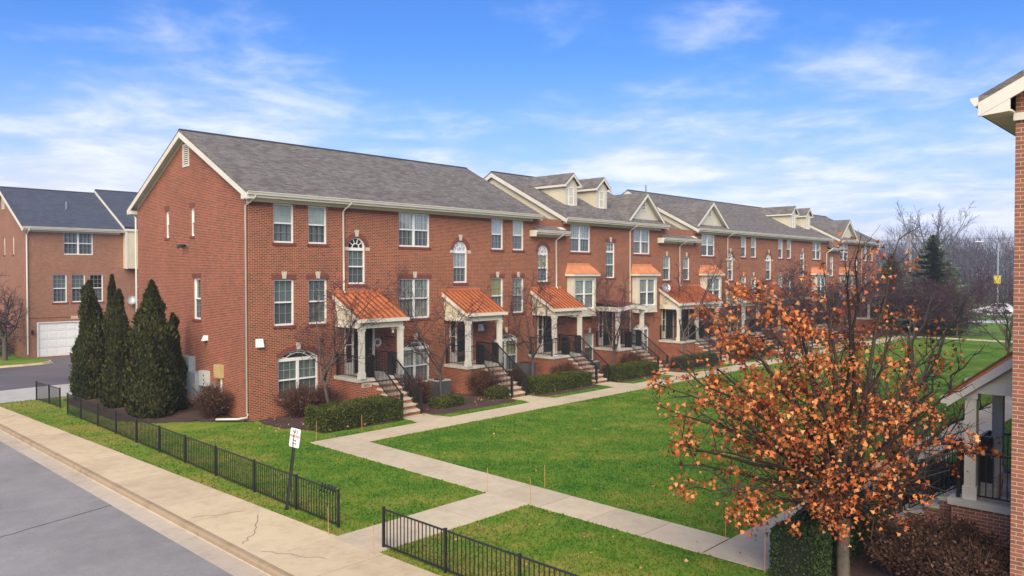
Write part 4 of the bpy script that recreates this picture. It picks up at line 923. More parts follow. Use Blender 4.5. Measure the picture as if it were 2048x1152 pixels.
ys = [6.95, 5.25, 3.25, 1.3, -.7, -2.7, -4.7, -6.8, -9.1, -11.25, -13.1]
fence('long low black metal fence along the pavement from the arborvitae to the crossing walk', [(fl(y), y) for y in ys])
fence('short black metal fence beside the driveway apron at the far end of the pavement', [(-4.2, 11.75), (-4.14, 10.1), (-4.10, 8.75)])
fence('black metal fence at the bottom edge in front of the near lawn', [(-4.79, y) for y in (-14.9, -16.85, -18.8, -20.75, -22.7, -24.65)])
m = MB()
for k in range(5): y = -12.98+k*.13; m.tube([(fl(y)-.03, y, G+.80), (fl(y)+.02, y+.06, G+.87), (fl(y)+.03, y+.10, G+.78), (fl(y)-.02, y+.07, G+.70)], .03, 5, True)
tag(m.build('plastic_ties', 'black_metal'), 'bunch of black plastic straps tied round the end of the long fence rail', 'straps')
SG = thing('street_sign', 'leaning white no parking sign on a dark post by the fence', 'sign', (-4.85, -11.1, G))
base = Vector((-4.85, -11.1, G)); rt = Vector((.69, -.724, 0)); topp = base+Vector((0, 0, 1.97))+rt*.24
k = MB(); ax = (topp-base).normalized(); fn = Vector((-.724, -.69, 0)); sd = ax.cross(fn).normalized(); fn = sd.cross(ax).normalized()
def slab3(mb, c, u, v, n, hu, hv, t):
    p = [c+u*a*hu+v*b*hv+n*e for e in (0, t) for a, b in ((-1, -1), (1, -1), (1, 1), (-1, 1))]; mb.hexa(p)
slab3(k, base+ax*.95-ax*.1, sd, ax, fn, .03, 1.05, -.02); slab3(k, base+ax*.85+sd*.03, fn, ax, sd, .02, 1.05, .006); slab3(k, base+ax*.85-sd*.036, fn, ax, sd, .02, 1.05, .006); k.build('post', 'black_metal', SG)
pc = base+ax*1.78+fn*.012; fa = (fn*.9+rt*-.42).normalized(); fu = ax.cross(fa).normalized() if False else (ax.cross(fa)).normalized(); fa = fu.cross(ax).normalized()
k = MB(); hw, hh, r_ = .152, .229, .035; poly = []
for cx, cy, a0 in ((hw-r_, hh-r_, 0), (-hw+r_, hh-r_, 90), (-hw+r_, -hh+r_, 180), (hw-r_, -hh+r_, 270)):
    for q in range(5): t = R_(a0+q*22.5); poly.append((cx+r_*math.cos(t), cy+r_*math.sin(t)))
fr_ = [pc+fu*a+ax*b for a, b in poly]; bk = [p-fa*.006 for p in fr_]; k.face(fr_); k.face(bk[::-1])
for i in range(len(poly)): j = (i+1) % len(poly); k.face([fr_[i], bk[i], bk[j], fr_[j]])
sp_ = k.build('sign_panel', 'white', SG)
from mathutils import Matrix
rm = Matrix((fu, ax, fa)).transposed().to_euler()
for s_, sz, dy, mt, wd in (('NO', .105, .115, 'sign_black', 1.), ('PARKING', .085, .012, 'sign_red', .80), ('THIS', .062, -.085, 'sign_black', 1.), ('SIDE', .062, -.160, 'sign_black', 1.)):
    text_mesh(s_, sz, pc+ax*dy+fa*.003, rm, mt, sp_, 'lettering', wd)
k = MB()
for sgn in (1, -1): c_ = pc+ax*(.204*sgn)+fa*.004; k.face([c_+fu*.018-ax*.014*sgn, c_-fu*.018-ax*.014*sgn, c_+ax*.016*sgn])
k.build('arrows', 'sign_black', sp_)
stakes = [(-5.18, -13.44, 'at the end of the long black fence'), (-5.2, -15.12, 'on the pavement corner by the bottom fence'), (1.75, -4.93, 'beside the front walk near the clipped hedge'), (-.12, -4.9, 'on the lawn left of the front walk corner'), (-.44, -13.58, 'at the inner corner of the crossing walks'), (-.44, -15.12, 'at the tip of the near lawn by the crossing'), (.92, -14.4, 'on the big lawn edge past the crossing'), (-.55, -21.3, 'by the boxy dark hedge at bottom right'), (.62, -19.85, 'on the lawn corner left of the maple leaves')]
for i, (x, y, l) in enumerate(stakes):
    k = MB(); lean = random.uniform(-.05, .05); k.tube([(x, y, G-.05), (x+lean, y+lean*.5, G+random.uniform(.62, .72))], .0075, 5, True); k.v = [(p[0]-x, p[1]-y, p[2]-G) for p in k.v]
    o = k.build('marker_stake', 'orange'); o.location = (x, y, G); tag(o, 'thin orange marker stake '+l, 'stake', 'orange stakes along the walks')

# ------------------------------------------------------------------ services on the near walls
def boxthing(name, label, cat, boxes, mat, loc):
    t = thing(name, label, cat, loc)
    for nm, b_, mt in boxes:
        k = MB()
        for q in b_: k.box(*q)
        k.build(nm, mt or mat, t)
    return t
boxthing('meter_cabinet', 'blue grey electric meter cabinet on the gable wall behind the arborvitae', 'cabinet', [('upper_box', [(-.30, -.004, 4.75, 5.75, 1.40, 2.0)], None), ('lower_box', [(-.36, -.004, 3.98, 4.85, .25, 1.39)], None), ('door_seam', [(-.366, -.361, 4.02, 4.80, .86, .875), (-.366, -.361, 4.40, 4.412, .30, 1.34)], 'galv'), ('latch', [(-.385, -.361, 4.05, 4.16, .78, .93)], 'tan_box')], 'grey_box', (0, 4.8, .2))
for yy in (5.0, 5.4): k = MB(); k.tube([(-.30, yy, 1.62), (-.42, yy, 1.62)], .09, 10, True); k.build('meter', 'light_box', bpy.data.objects['meter_cabinet'])
boxthing('meter_box', 'pale grey triple socket box on the gable wall beside the cabinet', 'meter box', [('case', [(-.24, -.004, 3.36, 3.92, .88, 1.50)], None), ('sockets', [(-.244, -.241, 3.42, 3.50, 1.30, 1.36), (-.244, -.241, 3.42, 3.50, 1.12, 1.18), (-.244, -.241, 3.42, 3.50, .96, 1.02)], 'black_metal'), ('conduit', [(-.14, -.06, 3.44, 3.52, .45, .88), (-.16, -.06, 3.05, 3.50, .60, .68)], 'galv')], 'light_box', (0, 3.6, .9))
boxthing('junction_box', 'small grey round junction box between the pale box and the tan box', 'junction box', [('case', [(-.16, -.004, 2.82, 2.98, .82, 1.10)], None), ('conduit', [(-.10, -.05, 2.88, 2.93, .5, .82)], 'galv')], 'galv', (0, 2.9, .9))
boxthing('utility_box', 'tan plastic utility box with white conduit on the gable wall', 'utility box', [('case', [(-.20, -.004, 2.12, 2.62, 1.32, 1.86)], None), ('cover', [(-.215, -.201, 2.16, 2.58, 1.36, 1.82)], None), ('conduit', [(-.09, -.03, 2.20, 2.26, -.1, 1.318)], 'white')], 'tan_box', (0, 2.4, 1.5))
fl_ = thing('floodlight', 'dark double floodlight on the gable wall under the top windows', 'floodlight', (0, 5.5, 6.8)); k = MB(); k.box(-.06, -.003, 5.42, 5.62, 6.74, 6.86); k.build('mount', 'galv', fl_)
for e in (-1, 1): k = MB(); k.tube([(-.06, 5.52+e*.06, 6.80), (-.15, 5.52+e*.14, 6.79), (-.30, 5.52+e*.26, 6.74)], [.03, .06, .085], 8, True); k.build('lamp_head', 'black_metal', fl_)
sv = thing('wall_vent', 'small white vent hood on the gable wall beside the arborvitae', 'vent', (0, 3.65, 2.9), 'white vent hoods'); k = MB(); k.prism([(0, 2.98), (-.12, 2.96), (-.2, 2.84), (-.15, 2.82), (0, 2.86)], 'y', 3.55, 3.75) if False else k.hexa([(-.004, 3.52, 2.78), (-.20, 3.55, 2.76), (-.20, 3.75, 2.76), (-.004, 3.78, 2.78), (-.004, 3.52, 2.98), (-.10, 3.55, 2.98), (-.10, 3.75, 2.98), (-.004, 3.78, 2.98)]); k.build('hood', 'white', sv)
def hood(label, x, z, mat='white'):
    t = thing('wall_vent', label, 'vent', (x, 0, z), 'white vent hoods'); k = MB(); k.hexa([(x-.13, -.16, z-.15), (x+.13, -.16, z-.15), (x+.13, -.004, z-.12), (x-.13, -.004, z-.12), (x-.13, -.06, z+.15), (x+.13, -.06, z+.15), (x+.13, -.004, z+.15), (x-.13, -.004, z+.15)]); k.build('hood', mat, t)
    k = MB(); k.box(x-.16, x+.16, -.012, -.002, z-.17, z+.17); k.build('flange', mat, t)
hood('white square vent hood on the front wall near the corner downspout', .42, 2.85); hood('white vent hood under the second copper porch roof', 12.45, 2.85); 
wr = thing('wall_ornament', 'pale round wreath on the brick wall beside the first front door', 'wreath', (6.0, -.05, 2.6)); k = MB(); pts = [(6.05+.17*math.cos(a), -.05, 2.52+.15*math.sin(a)) for a in np.linspace(0, 2*math.pi, 15)]; k.tube(pts, .055, 6); k.build('ring', 'light_box', wr)
cm = thing('security_camera', 'white security camera under the first copper porch roof', 'camera', (5.75, -1.45, 3.2)); k = MB(); k.box(5.70, 5.86, -1.55, -1.45, 3.20, 3.29); k.tube([(5.78, -1.5, 3.2), (5.76, -1.55, 3.05)], [.03, .055], 8, True); k.build('camera_body', 'white', cm)
def ac_unit(label, x, y, sx, sy, h_, top):
    t = thing('air_conditioner', label, 'air conditioner', (x, y, G), 'air conditioners along the row'); z0 = G-.02
    k = MB(); k.box(x-sx/2, x+sx/2, y-sy/2, y+sy/2, z0, z0+h_)
    for i in range(14):
        zz = z0+.08+i*(h_-.14)/14; k.box(x-sx/2-.012, x+sx/2+.012, y-sy/2-.012, y+sy/2+.012, zz, zz+(h_-.14)/28)
    k.build('casing', 'ac_metal', t); k = MB(); k.box(x-sx/2-.02, x+sx/2+.02, y-sy/2-.02, y+sy/2+.02, z0+h_+.002, z0+h_+.05); k.build('lid', top, t)
    k = MB(); k.tube([(x, y, z0+h_+.05), (x, y, z0+h_+.07)], sx*.36, 14, True); k.build('fan_grille', 'black_metal', t)
ac_unit('dark air conditioner with pale lid behind the second small tree', 9.05, -.75, .74, .74, .78, 'light_box'); ac_unit('tall dark grey air conditioner between the yellow blind window and third porch', 15.0, -.72, .86, .82, 1.05, 'ac_metal'); ac_unit('dark air conditioner with pale lid behind the tree at the fourth porch', 20.5, -.75, .74, .74, .7, 'light_box')
k = MB(); k.tube([(-1.0+.25*math.cos(a), 4.2+.25*math.sin(a), -.05+.01*a) for a in np.linspace(0, 9, 22)], .03, 6); tag(k.build('drain_hose', 'white'), 'white coiled drain hose on the mulch below the meter cabinet', 'hose')

# ------------------------------------------------------------------ plants
Fh = Vector((.72435, .68944, 0)); P_ = R_(1.116); FW = Fh*math.cos(P_)-Vector((0, 0, 1))*math.sin(P_); UPV = Vector((0, 0, 1))*math.cos(P_)+Fh*math.sin(P_); RT = Vector((.68944, -.72435, 0))
def pt(px, py, dep): return CAMP+(FW+RT*((px-1024)/1540)-UPV*((py-576)/1540))*dep
def rv(s=1.): return Vector((random.gauss(0, s), random.gauss(0, s), random.gauss(0, s)))
def grow(mbs, p, d, L, r, lvl, prm, tips):
    """recursive branch; mbs[0] trunk and limbs, mbs[1] twigs"""
    n = prm['seg'][lvl]; pts = [p]; rad = [r]; dd = d.copy(); wob, up = prm['wob'][lvl], prm['up'][lvl]
    for i in range(n):
        dd = (dd+rv(wob)+Vector((0, 0, up))).normalized(); p = p+dd*(L/n); pts.append(p); rad.append(max(prm['rmin'], r*(1-(i+1)/n*prm['taper'][lvl])))
    mbs[0 if lvl <= prm['split'] else 1].tube(pts, rad, prm['sides'][lvl])
    if lvl == prm['max']: tips.append((pts[-1], dd)); tips.append((pts[len(pts)//2], dd)); return
    k = prm['kids'][lvl]; k = k if isinstance(k, int) else random.randint(*k)
    for j in range(k):
        t = prm['from'][lvl]+(1-prm['from'][lvl])*(j+random.random()*.8)/k; t = min(t, .98); a = t*n; i0 = int(a); q = pts[i0].lerp(pts[i0+1], a-i0)
        base_d = (pts[i0+1]-pts[i0]).normalized(); ang = R_(random.uniform(*prm['ang'][lvl])); s = base_d.cross(rv()).normalized(); nd_ = (base_d*math.cos(ang)+s*math.sin(ang)).normalized()
        rr = rad[i0]*prm['rr'][lvl]; grow(mbs, q, nd_, L*prm['len'][lvl]*random.uniform(.7, 1.15)*(1.15-.45*t), max(rr, prm['rmin']), lvl+1, prm, tips)
    if lvl: grow(mbs, pts[-1], dd, L*prm['len'][lvl]*.8, rad[-1], lvl+1, prm, tips)
CRAB = dict(seg=[4, 7, 6, 4, 3], wob=[.05, .13, .19, .25, .3], up=[.05, .07, .04, .02, 0], taper=[.25, .62, .6, .6, .5], sides=[7, 6, 4, 3, 3], kids=[(5, 6), (5, 7), (5, 7), (4, 5)], ang=[(25, 62), (25, 65), (30, 75), (30, 80)], rr=[.62, .55, .55, .6], len=[2.6, .52, .5, .5], max=4, split=1, rmin=.0055)
CRAB['from'] = [.72, .22, .15, .1]
DENSE = dict(CRAB); DENSE.update(kids=[7, (8, 9), (8, 9), (4, 5)], rmin=.009)
def crab(seed, H=1.45, r=.075, prm=CRAB):
    random.seed(seed); mbs = [MB(), MB()]; tips = []; grow(mbs, Vector((0, 0, -.25)), Vector((random.uniform(-.06, .06), random.uniform(-.06, .06), 1)), H+.25, r, 0, prm, tips)
    t = bpy.data.objects.new('small_tree', None); COL.objects.link(t); mbs[0].build('trunk', 'bark', t, True); mbs[1].build('crown', 'bark_purple', t); return t, tips
protos = [crab(s)[0] for s in (3, 8, 21)]+[crab(s, prm=DENSE)[0] for s in (5, 13)]; used = [False]*5
def put(i, x, y, z, rz, s, label, group=None, cat='tree', sz=None):
    o = protos[i] if not used[i] else copy_tree(protos[i]); used[i] = True
    o.location = (x, y, z); o.rotation_euler = (0, 0, rz); o.scale = (s, s, sz or s); return tag(o, label, cat, group)
GR = 'bare small trees in front of the brick row'
put(0, 2.6, -1.6, -.1, .4, 1.1, 'bare purplish tree left of the first porch, nearest the building corner', GR)
put(1, 8.55, -1.5, -.12, 2.2, 1.05, 'bare small tree between the first and second porch behind the round hedge', GR)
put(2, 14.75, -1.5, -.12, 4.0, 1.15, 'bare small tree in front of the tall air conditioner by the third porch', GR)
put(0, 21.4, -1.5, -.12, 3.3, 1.15, 'bare small tree in front of the white flat porch canopy', GR)
put(1, 28.9, -1.7, -.12, 5.1, 1.3, 'bare small tree at the left end of the wide double porch', GR)
put(2, 36.4, -1.7, -.12, .9, 1.05, 'bare small tree between the double porch and the copper porch beyond it', GR)
put(3, 42.2, -1.9, -.12, 1.9, 1.1, 'bare purple tree behind the left edge of the orange maple crown', GR)
put(4, 48.6, -2.2, -.12, 3.9, 1.15, 'bare purple tree deep behind the top of the orange maple', GR)
put(3, 55.2, -2.4, -.12, 2.8, 1.15, 'bare purple tree before the far copper porches', GR)
put(4, 61.8, -3.2, -.12, 5.5, 1.1, 'bare purple tree at the far end of the brick row', GR)
GL = 'bare trees on the far lawn'
put(3, 58.6, -6.9, G, .3, 1.15, 'dark purple bare tree on the lawn left of the spruce', GL)
put(4, 63.0, -9.2, G, 1.5, 1.15, 'dark purple bare tree on the lawn in front of the spruce', GL)
put(2, 66.5, -12.8, G, 4.4, 1.1, 'bare tree right of the spruce by the far road', GL)
put(1, 40.0, -17.5, G, 2.6, 1.15, 'bare dark tree over the far lawn next to the right brick wall', GL)
put(2, 27.0, -19.0-3.6, G, 2.0, 1.1, 'bare tree just left of the right house wall above the white porch roof', GL)
put(0, 52, -15.2, G, .8, 1.1, 'bare purple tree between the spruce and the lamp pole', GL)

# leaf clouds
def leaves(name, P, mat, size, parent=None, shape=None, droop=0., flat=0., bend=.45):
    """P: (n,3) centres. shape: (k,2) outline in a unit square"""
    n = len(P); shape = np.array(shape if shape is not None else [(-.5, 0), (0, -.35), (.5, 0), (0, .35)], float); k = len(shape)
    a = rng.normal(size=(n, 3)); a[:, 2] = a[:, 2]*(1-flat)-droop; a /= np.linalg.norm(a, axis=1)[:, None]
    b = rng.normal(size=(n, 3)); b -= (b*a).sum(1)[:, None]*a; b /= np.linalg.norm(b, axis=1)[:, None]; c_ = np.cross(a, b)
    s = (size*rng.uniform(.65, 1.3, n))[:, None, None]
    V = P[:, None, :]+s*(shape[None, :, 0, None]*a[:, None, :]+shape[None, :, 1, None]*b[:, None, :]+(np.abs(shape[None, :, 1, None])*bend)*c_[:, None, :])
    return soup(name, V.reshape(-1, 3), k, mat, parent)
MAPLE = [(0, 0), (.12, .34), (.30, .26), (.42, .55), (.60, .20), (1.0, 0), (.60, -.20), (.42, -.55), (.30, -.26), (.12, -.34)]
# the orange maple
random.seed(5); MT = thing('maple_tree', 'maple tree full of orange and rust brown leaves in the right foreground', 'tree', (-.05, -22.6, G))
base = Vector((-.05, -22.6, G-.1)); mbs = [MB(), MB()]; tips = []
fork = base+Vector((.02, 0, 1.35)); mbs[0].tube([base, base+Vector((.01, .0, .12)), base+Vector((0, .02, .7)), fork], [.15, .125, .112, .115], 9)
limbs = [(1318, 770, 13.6), (1335, 880, 13.4), (1372, 700, 14.6), (1440, 625, 14.0), (1500, 590, 15.2), (1565, 575, 13.9), (1640, 545, 14.6), (1700, 520, 14.0), (1722, 470, 14.3), (1800, 640, 13.5), (1862, 700, 14.6), (1930, 860, 13.9), (1415, 985, 13.2), (1850, 830, 13.1), (1600, 720, 12.9), (1545, 850, 12.6), (1690, 690, 15.8), (1480, 780, 15.6), (1760, 760, 15.4), (1720, 900, 12.7), (1620, 960, 12.8), (1500, 1010, 13.4), (1820, 960, 13.2), (1392, 820, 14.9), (1580, 640, 13.0), (1660, 620, 13.4), (1800, 470, 14.2), (1570, 1020, 13.9), (1312, 810, 14.1), (1345, 930, 13.9), (1420, 900, 12.8), (1350, 720, 13.2), (1480, 660, 13.4), (1440, 840, 13.2), (1962, 890, 13.3), (1900, 940, 13.0), (1790, 1030, 13.2), (1850, 1000, 13.4), (1640, 1040, 13.0), (1900, 780, 13.8)]
LP = []; limb_mb = MB()
def leafpts(p, d, n, spread): 
    for _ in range(n): LP.append(tuple(p+rv(spread)+Vector((0, 0, -.03))))
for li, (px, py, dep) in enumerate(limbs):
    e = pt(px, py, dep); v = e-fork; L = v.length
    st = fork+Vector((0, 0, random.uniform(-.08, .35))); n = 8; pts = []; rad = []
    low = v.z < 1.0
    for i in range(n+1):
        t = i/n; q = st.lerp(e, t); q += Vector((0, 0, 1))*(math.sin(t*math.pi)*L*(.10 if low else .02))-Vector((v.x, v.y, 0))*(0 if low else .10*math.sin(t*math.pi)); q += rv(.045)*(0 < i < n); pts.append(q); rad.append(max(.006, (.052 if L > 2.2 else .036)*(1-t)**.8+.006))
    limb_mb.tube(pts, rad, 6)
    top = py < 640; few = py < 560
    for j in range(11 if L > 2.2 else 9):
        t = .30+.68*(j+random.random())/11; a = t*n; i0 = min(n-1, int(a)); q = pts[i0].lerp(pts[i0+1], a-i0); bd = (pts[i0+1]-pts[i0]).normalized(); s = bd.cross(rv()).normalized(); ang = R_(random.uniform(28, 65)); d = (bd*math.cos(ang)+s*math.sin(ang)+Vector((0, 0, .25))).normalized(); sl_ = random.uniform(.45, 1.0)*(1.1-.45*t); cl_ = random.choice((0., .35, 1.3, 2.2))
        sp_pts = [q]; dd = d
        for k in range(4): dd = (dd+rv(.16)).normalized(); sp_pts.append(sp_pts[-1]+dd*sl_/4)
        mbs[1].tube(sp_pts, [.011, .009, .008, .006, .004], 4)
        for k in range(7):
            m0 = sp_pts[1+k % 4]; td = (dd+rv(.75)).normalized(); tl = random.uniform(.12, .34); te = m0+td*tl; mbs[1].tube([m0, m0+td*tl*.5+rv(.012), te], [.005, .004, .003], 3)
            dens = (.28 if few else 1.0 if top else .95 if py < 780 else .55)*(.75 if px > 1780 else 1)
            if random.random() < dens*.34*cl_: leafpts(te, td, random.randint(10, 19), .10)
mbs[0].build('trunk', 'bark_maple', MT, True); limb_mb.build('limbs', 'bark_dark', MT, True); mbs[1].build('branches', 'bark_dark', MT)
leaves('crown', np.array(LP), 'maple_leaf', .078, MT, MAPLE, droop=.9, bend=.95)
# second tree beside the right porch, nearly bare
random.seed(14); T2 = thing('bare_tree', 'bare grey barked tree with a few rust leaves between the maple and the right porch', 'tree', (3.45, -22.45, G)); base = Vector((3.45, -22.45, G-.1)); mbs = [MB(), MB()]; tips = []
fork = base+Vector((-.02, .02, 1.9)); mbs[0].tube([base, base+Vector((.01, 0, .8)), fork], [.135, .112, .10], 8); LP = []
for px, py, dep in [(1760, 640, 17.6), (1830, 600, 18.6), (1900, 640, 17.), (1955, 700, 17.8), (1990, 800, 17.2), (1740, 760, 18.6), (1700, 700, 17.3), (1880, 740, 19.2), (1850, 560, 17.6), (1960, 860, 16.4), (1930, 590, 18.4)]:
    e = pt(px, py, dep); v = e-fork; L = v.length; st = fork+Vector((0, 0, random.uniform(-.5, .1))); n = 8; pts = []; rad = []
    for i in range(n+1):
        t = i/n; q = st.lerp(e, t)-Vector((v.x, v.y, 0))*.14*math.sin(t*math.pi)*(-1 if random.random() < .2 else 1)*.6+rv(.07)*(0 < i < n); pts.append(q); rad.append(.058*(1-t)**.8+.006)
    mbs[0].tube(pts, rad, 6)
    for j in range(10):
        t = .25+.72*(j+random.random())/10; a = t*n; i0 = min(n-1, int(a)); q = pts[i0].lerp(pts[i0+1], a-i0); bd = (pts[i0+1]-pts[i0]).normalized(); s = bd.cross(rv()).normalized(); d = (bd*.7+s*.7+Vector((0, 0, .2))).normalized(); sl_ = random.uniform(.5, 1.2)*(1.1-.5*t); sp_pts = [q]; dd = d
        for k in range(4): dd = (dd+rv(.18)).normalized(); sp_pts.append(sp_pts[-1]+dd*sl_/4)
        mbs[1].tube(sp_pts, [.012, .010, .008, .006, .004], 4)
        for k in range(6):
            m0 = sp_pts[1+k % 4]; td = (dd+rv(.7)).normalized(); tl = random.uniform(.15, .4); mbs[1].tube([m0, m0+td*tl*.5+rv(.015), m0+td*tl], [.005, .004, .003], 3)
            if random.random() < .10: leafpts(m0+td*tl, td, random.randint(2, 5), .07)
mbs[0].build('trunk', 'bark_maple', T2, True); mbs[1].build('branches', 'bark', T2); leaves('crown', np.array(LP), 'maple_leaf', .095, T2, MAPLE, droop=.9, bend=.95)

# arborvitae
def arbor_proto(seed, H, R):
    r_ = np.random.default_rng(seed); t = bpy.data.objects.new('arborvitae', None); COL.objects.link(t)
    prof = lambda z: R*np.clip((1-z)*1.02, 0, 1)**.92*(1-.40*np.exp(-z*9))*1.15
    lob = [(r_.uniform(0, 6.28), r_.uniform(.05, .95), r_.uniform(.12, .40), r_.uniform(.2, .5)) for _ in range(60)]
    def rad(z, th):
        o = prof(z)
        for a, zz, amp, w_ in lob: o = o+amp*R*.55*np.exp(-((z-zz)/.06)**2)*np.exp(-(((th-a+math.pi) % (2*math.pi)-math.pi)/w_)**2)
        return o
    mb = MB(); nz, nt_ = 26, 22; ring = []
    for i in range(nz+1):
        z = i/nz
        for j in range(nt_): th = 2*math.pi*j/nt_; q = float(rad(np.array(z), np.array(th)))*.90; mb.v.append((q*math.cos(th), q*math.sin(th), z*H*.99))
    for i in range(nz):
        for j in range(nt_): a = i*nt_+j; b = i*nt_+(j+1) % nt_; mb.f.append((a, b, b+nt_, a+nt_)); mb.mi.append(0)
    mb.build('inner_foliage', 'arborvitae', t)
    n = 15000; z = r_.uniform(0, 1, n)**1.15; th = r_.uniform(0, 6.283, n); q = rad(z, th)*r_.uniform(.86, 1.05, n)*(1+.16*(r_.uniform(0, 1, n) > .93)); C_ = np.stack([q*np.cos(th), q*np.sin(th), z*H], 1)
    out = np.stack([np.cos(th), np.sin(th), np.full(n, .0)], 1); up = np.stack([.45*np.cos(th), .45*np.sin(th), np.ones(n)], 1)+r_.normal(0, .35, (n, 3)); up /= np.linalg.norm(up, axis=1)[:, None]
    sd_ = np.cross(up, out+r_.normal(0, .6, (n, 3))); sd_ /= np.linalg.norm(sd_, axis=1)[:, None]; s = r_.uniform(.06, .15, n)[:, None]
    V = np.stack([C_-up*s*.5, C_+sd_*s*.34+up*s*.1, C_+up*s, C_-sd_*s*.34+up*s*.1], 1); soup('foliage', V.reshape(-1, 3), 4, 'arborvitae', t)
    k = MB(); k.tube([(0, 0, -.2), (0, 0, .5)], .09, 7); k.build('trunk', 'bark', t); return t
aps = [arbor_proto(1, 5.2, .80), arbor_proto(2, 5.0, .56), arbor_proto(3, 5.4, .96)]; au = [False]*3
for i, x, y, s, hs, rz, l in ((0, -2.45, 10.1, .95, 1.03, 0, 'tall dark arborvitae farthest left in the clump beside the gable'), (1, -1.62, 9.75, .9, 1.12, 1, 'slim arborvitae peeking out behind the leftmost two of the clump'), (1, -2.4, 6.7, .95, 1.0, 2.5, 'narrow pointed arborvitae between the leftmost and the widest one'), (2, -2.2, 3.75, 1.0, 1.0, 0, 'widest arborvitae in front of the clump nearest the fence'), (0, -.80, 5.15, .70, .77, 3.4, 'short arborvitae nearest the meter cabinet on the gable wall'), (1, -1.15, 4.15, .75, .26, 1.2, 'low dark arborvitae bush at the foot of the meter cabinet')):
    o = aps[i] if not au[i] else copy_tree(aps[i]); au[i] = True; o.location = (x, y, -.15); o.rotation_euler = (0, 0, rz); o.scale = (s, s, hs); tag(o, l, 'evergreen', 'arborvitae beside the gable wall')
# clipped hedges
def hedge(label, x0, x1, y0, y1, h_, mat='hedge', dens=1500, z0=G-.02, lf=.05):
    t = thing('hedge', label, 'hedge', ((x0+x1)/2, (y0+y1)/2, z0), 'clipped hedges by the porches'); nx, ny, nz = max(3, int((x1-x0)/.22)), max(3, int((y1-y0)/.22)), 4; r_ = .16; q = MB(); ins_ = .05
    n = int(dens*((x1-x0)*(y1-y0)+2*(x1-x0+y1-y0)*h_)); u = rng.uniform(-1, 1, (n, 3)); ax = rng.choice(5, n, p=None); 
    A = np.array([(x1-x0)*(y1-y0), (x1-x0)*h_, (x1-x0)*h_, (y1-y0)*h_, (y1-y0)*h_]); ax = rng.choice(5, n, p=A/A.sum()); P = np.stack([u[:, 0]*(x1-x0)/2, u[:, 1]*(y1-y0)/2, (u[:, 2]+1)/2*h_], 1)
    P[ax == 0, 2] = h_; P[ax == 1, 1] = -(y1-y0)/2; P[ax == 2, 1] = (y1-y0)/2; P[ax == 3, 0] = -(x1-x0)/2; P[ax == 4, 0] = (x1-x0)/2
    c_ = np.clip(P, [-(x1-x0)/2+r_, -(y1-y0)/2+r_, -1], [(x1-x0)/2-r_, (y1-y0)/2-r_, h_-r_]); d = P-c_; L = np.linalg.norm(d, axis=1)[:, None]+1e-6; P = c_+d/L*np.minimum(L, r_)
    bumps = .05*np.sin(P[:, :1]*2.3+1)*np.cos(P[:, 1:2]*3.1)+.03*np.sin(P[:, :1]*6.1); P = P+d/L*(bumps+rng.normal(0, .022, (n, 1))); P += np.array([(x0+x1)/2, (y0+y1)/2, z0])
    leaves('foliage', P, mat, lf, t)
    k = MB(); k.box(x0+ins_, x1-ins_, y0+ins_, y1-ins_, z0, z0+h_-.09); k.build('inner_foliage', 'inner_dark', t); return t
hedge('long clipped green hedge in front of the first porch, nearest the camera', .75, 4.38, -4.05, -2.75, .86)
hedge('small low clipped hedge between the first two porches', 6.55, 8.05, -3.65, -2.85, .46)
hedge('tiny rounded hedge at the foot of the second stair', 9.75, 10.75, -3.65, -2.95, .56)
hedge('long clipped hedge between the second and third stair', 12.45, 16.6, -3.95, -2.9, .78)
hedge('clipped hedge between the third and fourth stair', 18.6, 22.6, -4.0, -3.0, .80)
hedge('clipped hedge beyond the fourth stair half hidden by maple leaves', 25.2, 29.6, -4.0, -3.1, .8, dens=250)
hedge('clipped hedge far along the row past the double porch', 33, 37.5, -4.0, -3.1, .8, dens=160)
hedge('big boxy dark hedge at the bottom right in front of the maple', -.72, 1.55, -22.35, -21.45, .98, 'hedge_dark', 2600, lf=.05)
hedge('dark hedge beside the right porch stair behind the maple trunk', 1.75, 2.9, -22.55, -21.5, .85, 'hedge_dark', 1500)
hedge('dark hedge on the far side of the right porch stair', 4.5, 8.5, -22.6, -21.6, .8, 'hedge_dark', 260)
tag(leaves('evergreen_bush', np.stack([rng.normal(-2.2, 1.1, 9000), rng.normal(35.2, 1.2, 9000), np.abs(rng.normal(.9, .8, 9000))], 1), 'hedge_dark', .14), 'dark evergreen bush behind the bare tree at the far left', 'bush')
# brown deciduous shrubs
def shrub_proto(seed, n=520, dense=1500, R=.55, H=.85, mt='shrub', lf=.036):
    random.seed(seed); t = bpy.data.objects.new('brown_shrub', None); COL.objects.link(t); m = MB(); P = []
    for i in range(n):
        th = random.uniform(0, 6.283); ph = random.random()**.7*1.25; d = Vector((math.sin(ph)*math.cos(th)*R/H*1.1, math.sin(ph)*math.sin(th)*R/H*1.1, math.cos(ph)*.75+.35)); L = H*random.uniform(.65, 1.05)/max(d.length, .8); b = Vector((random.gauss(0, .08), random.gauss(0, .08), -.05)); mid = b+d*L*.5+rv(.02); e = b+d*L+rv(.05); m.tube([b, mid, e], [.006, .005, .003], 3)
        for k in range(3): f = mid.lerp(e, random.random()); m.tube([f, f+(d.normalized()+rv(.6))*.14], [.004, .003], 3)
        for k in range(max(1, dense//n)): P.append(tuple(mid.lerp(e, random.random()*1.1)+rv(.045)))
    m.build('stems', 'shrub_dark', t); leaves('foliage', np.array(P), mt, lf, t); return t
sps = [shrub_proto(1, dense=4600), shrub_proto(2, n=300, mt='shrub_dark', dense=9000, lf=.05)]; su = [False]*2
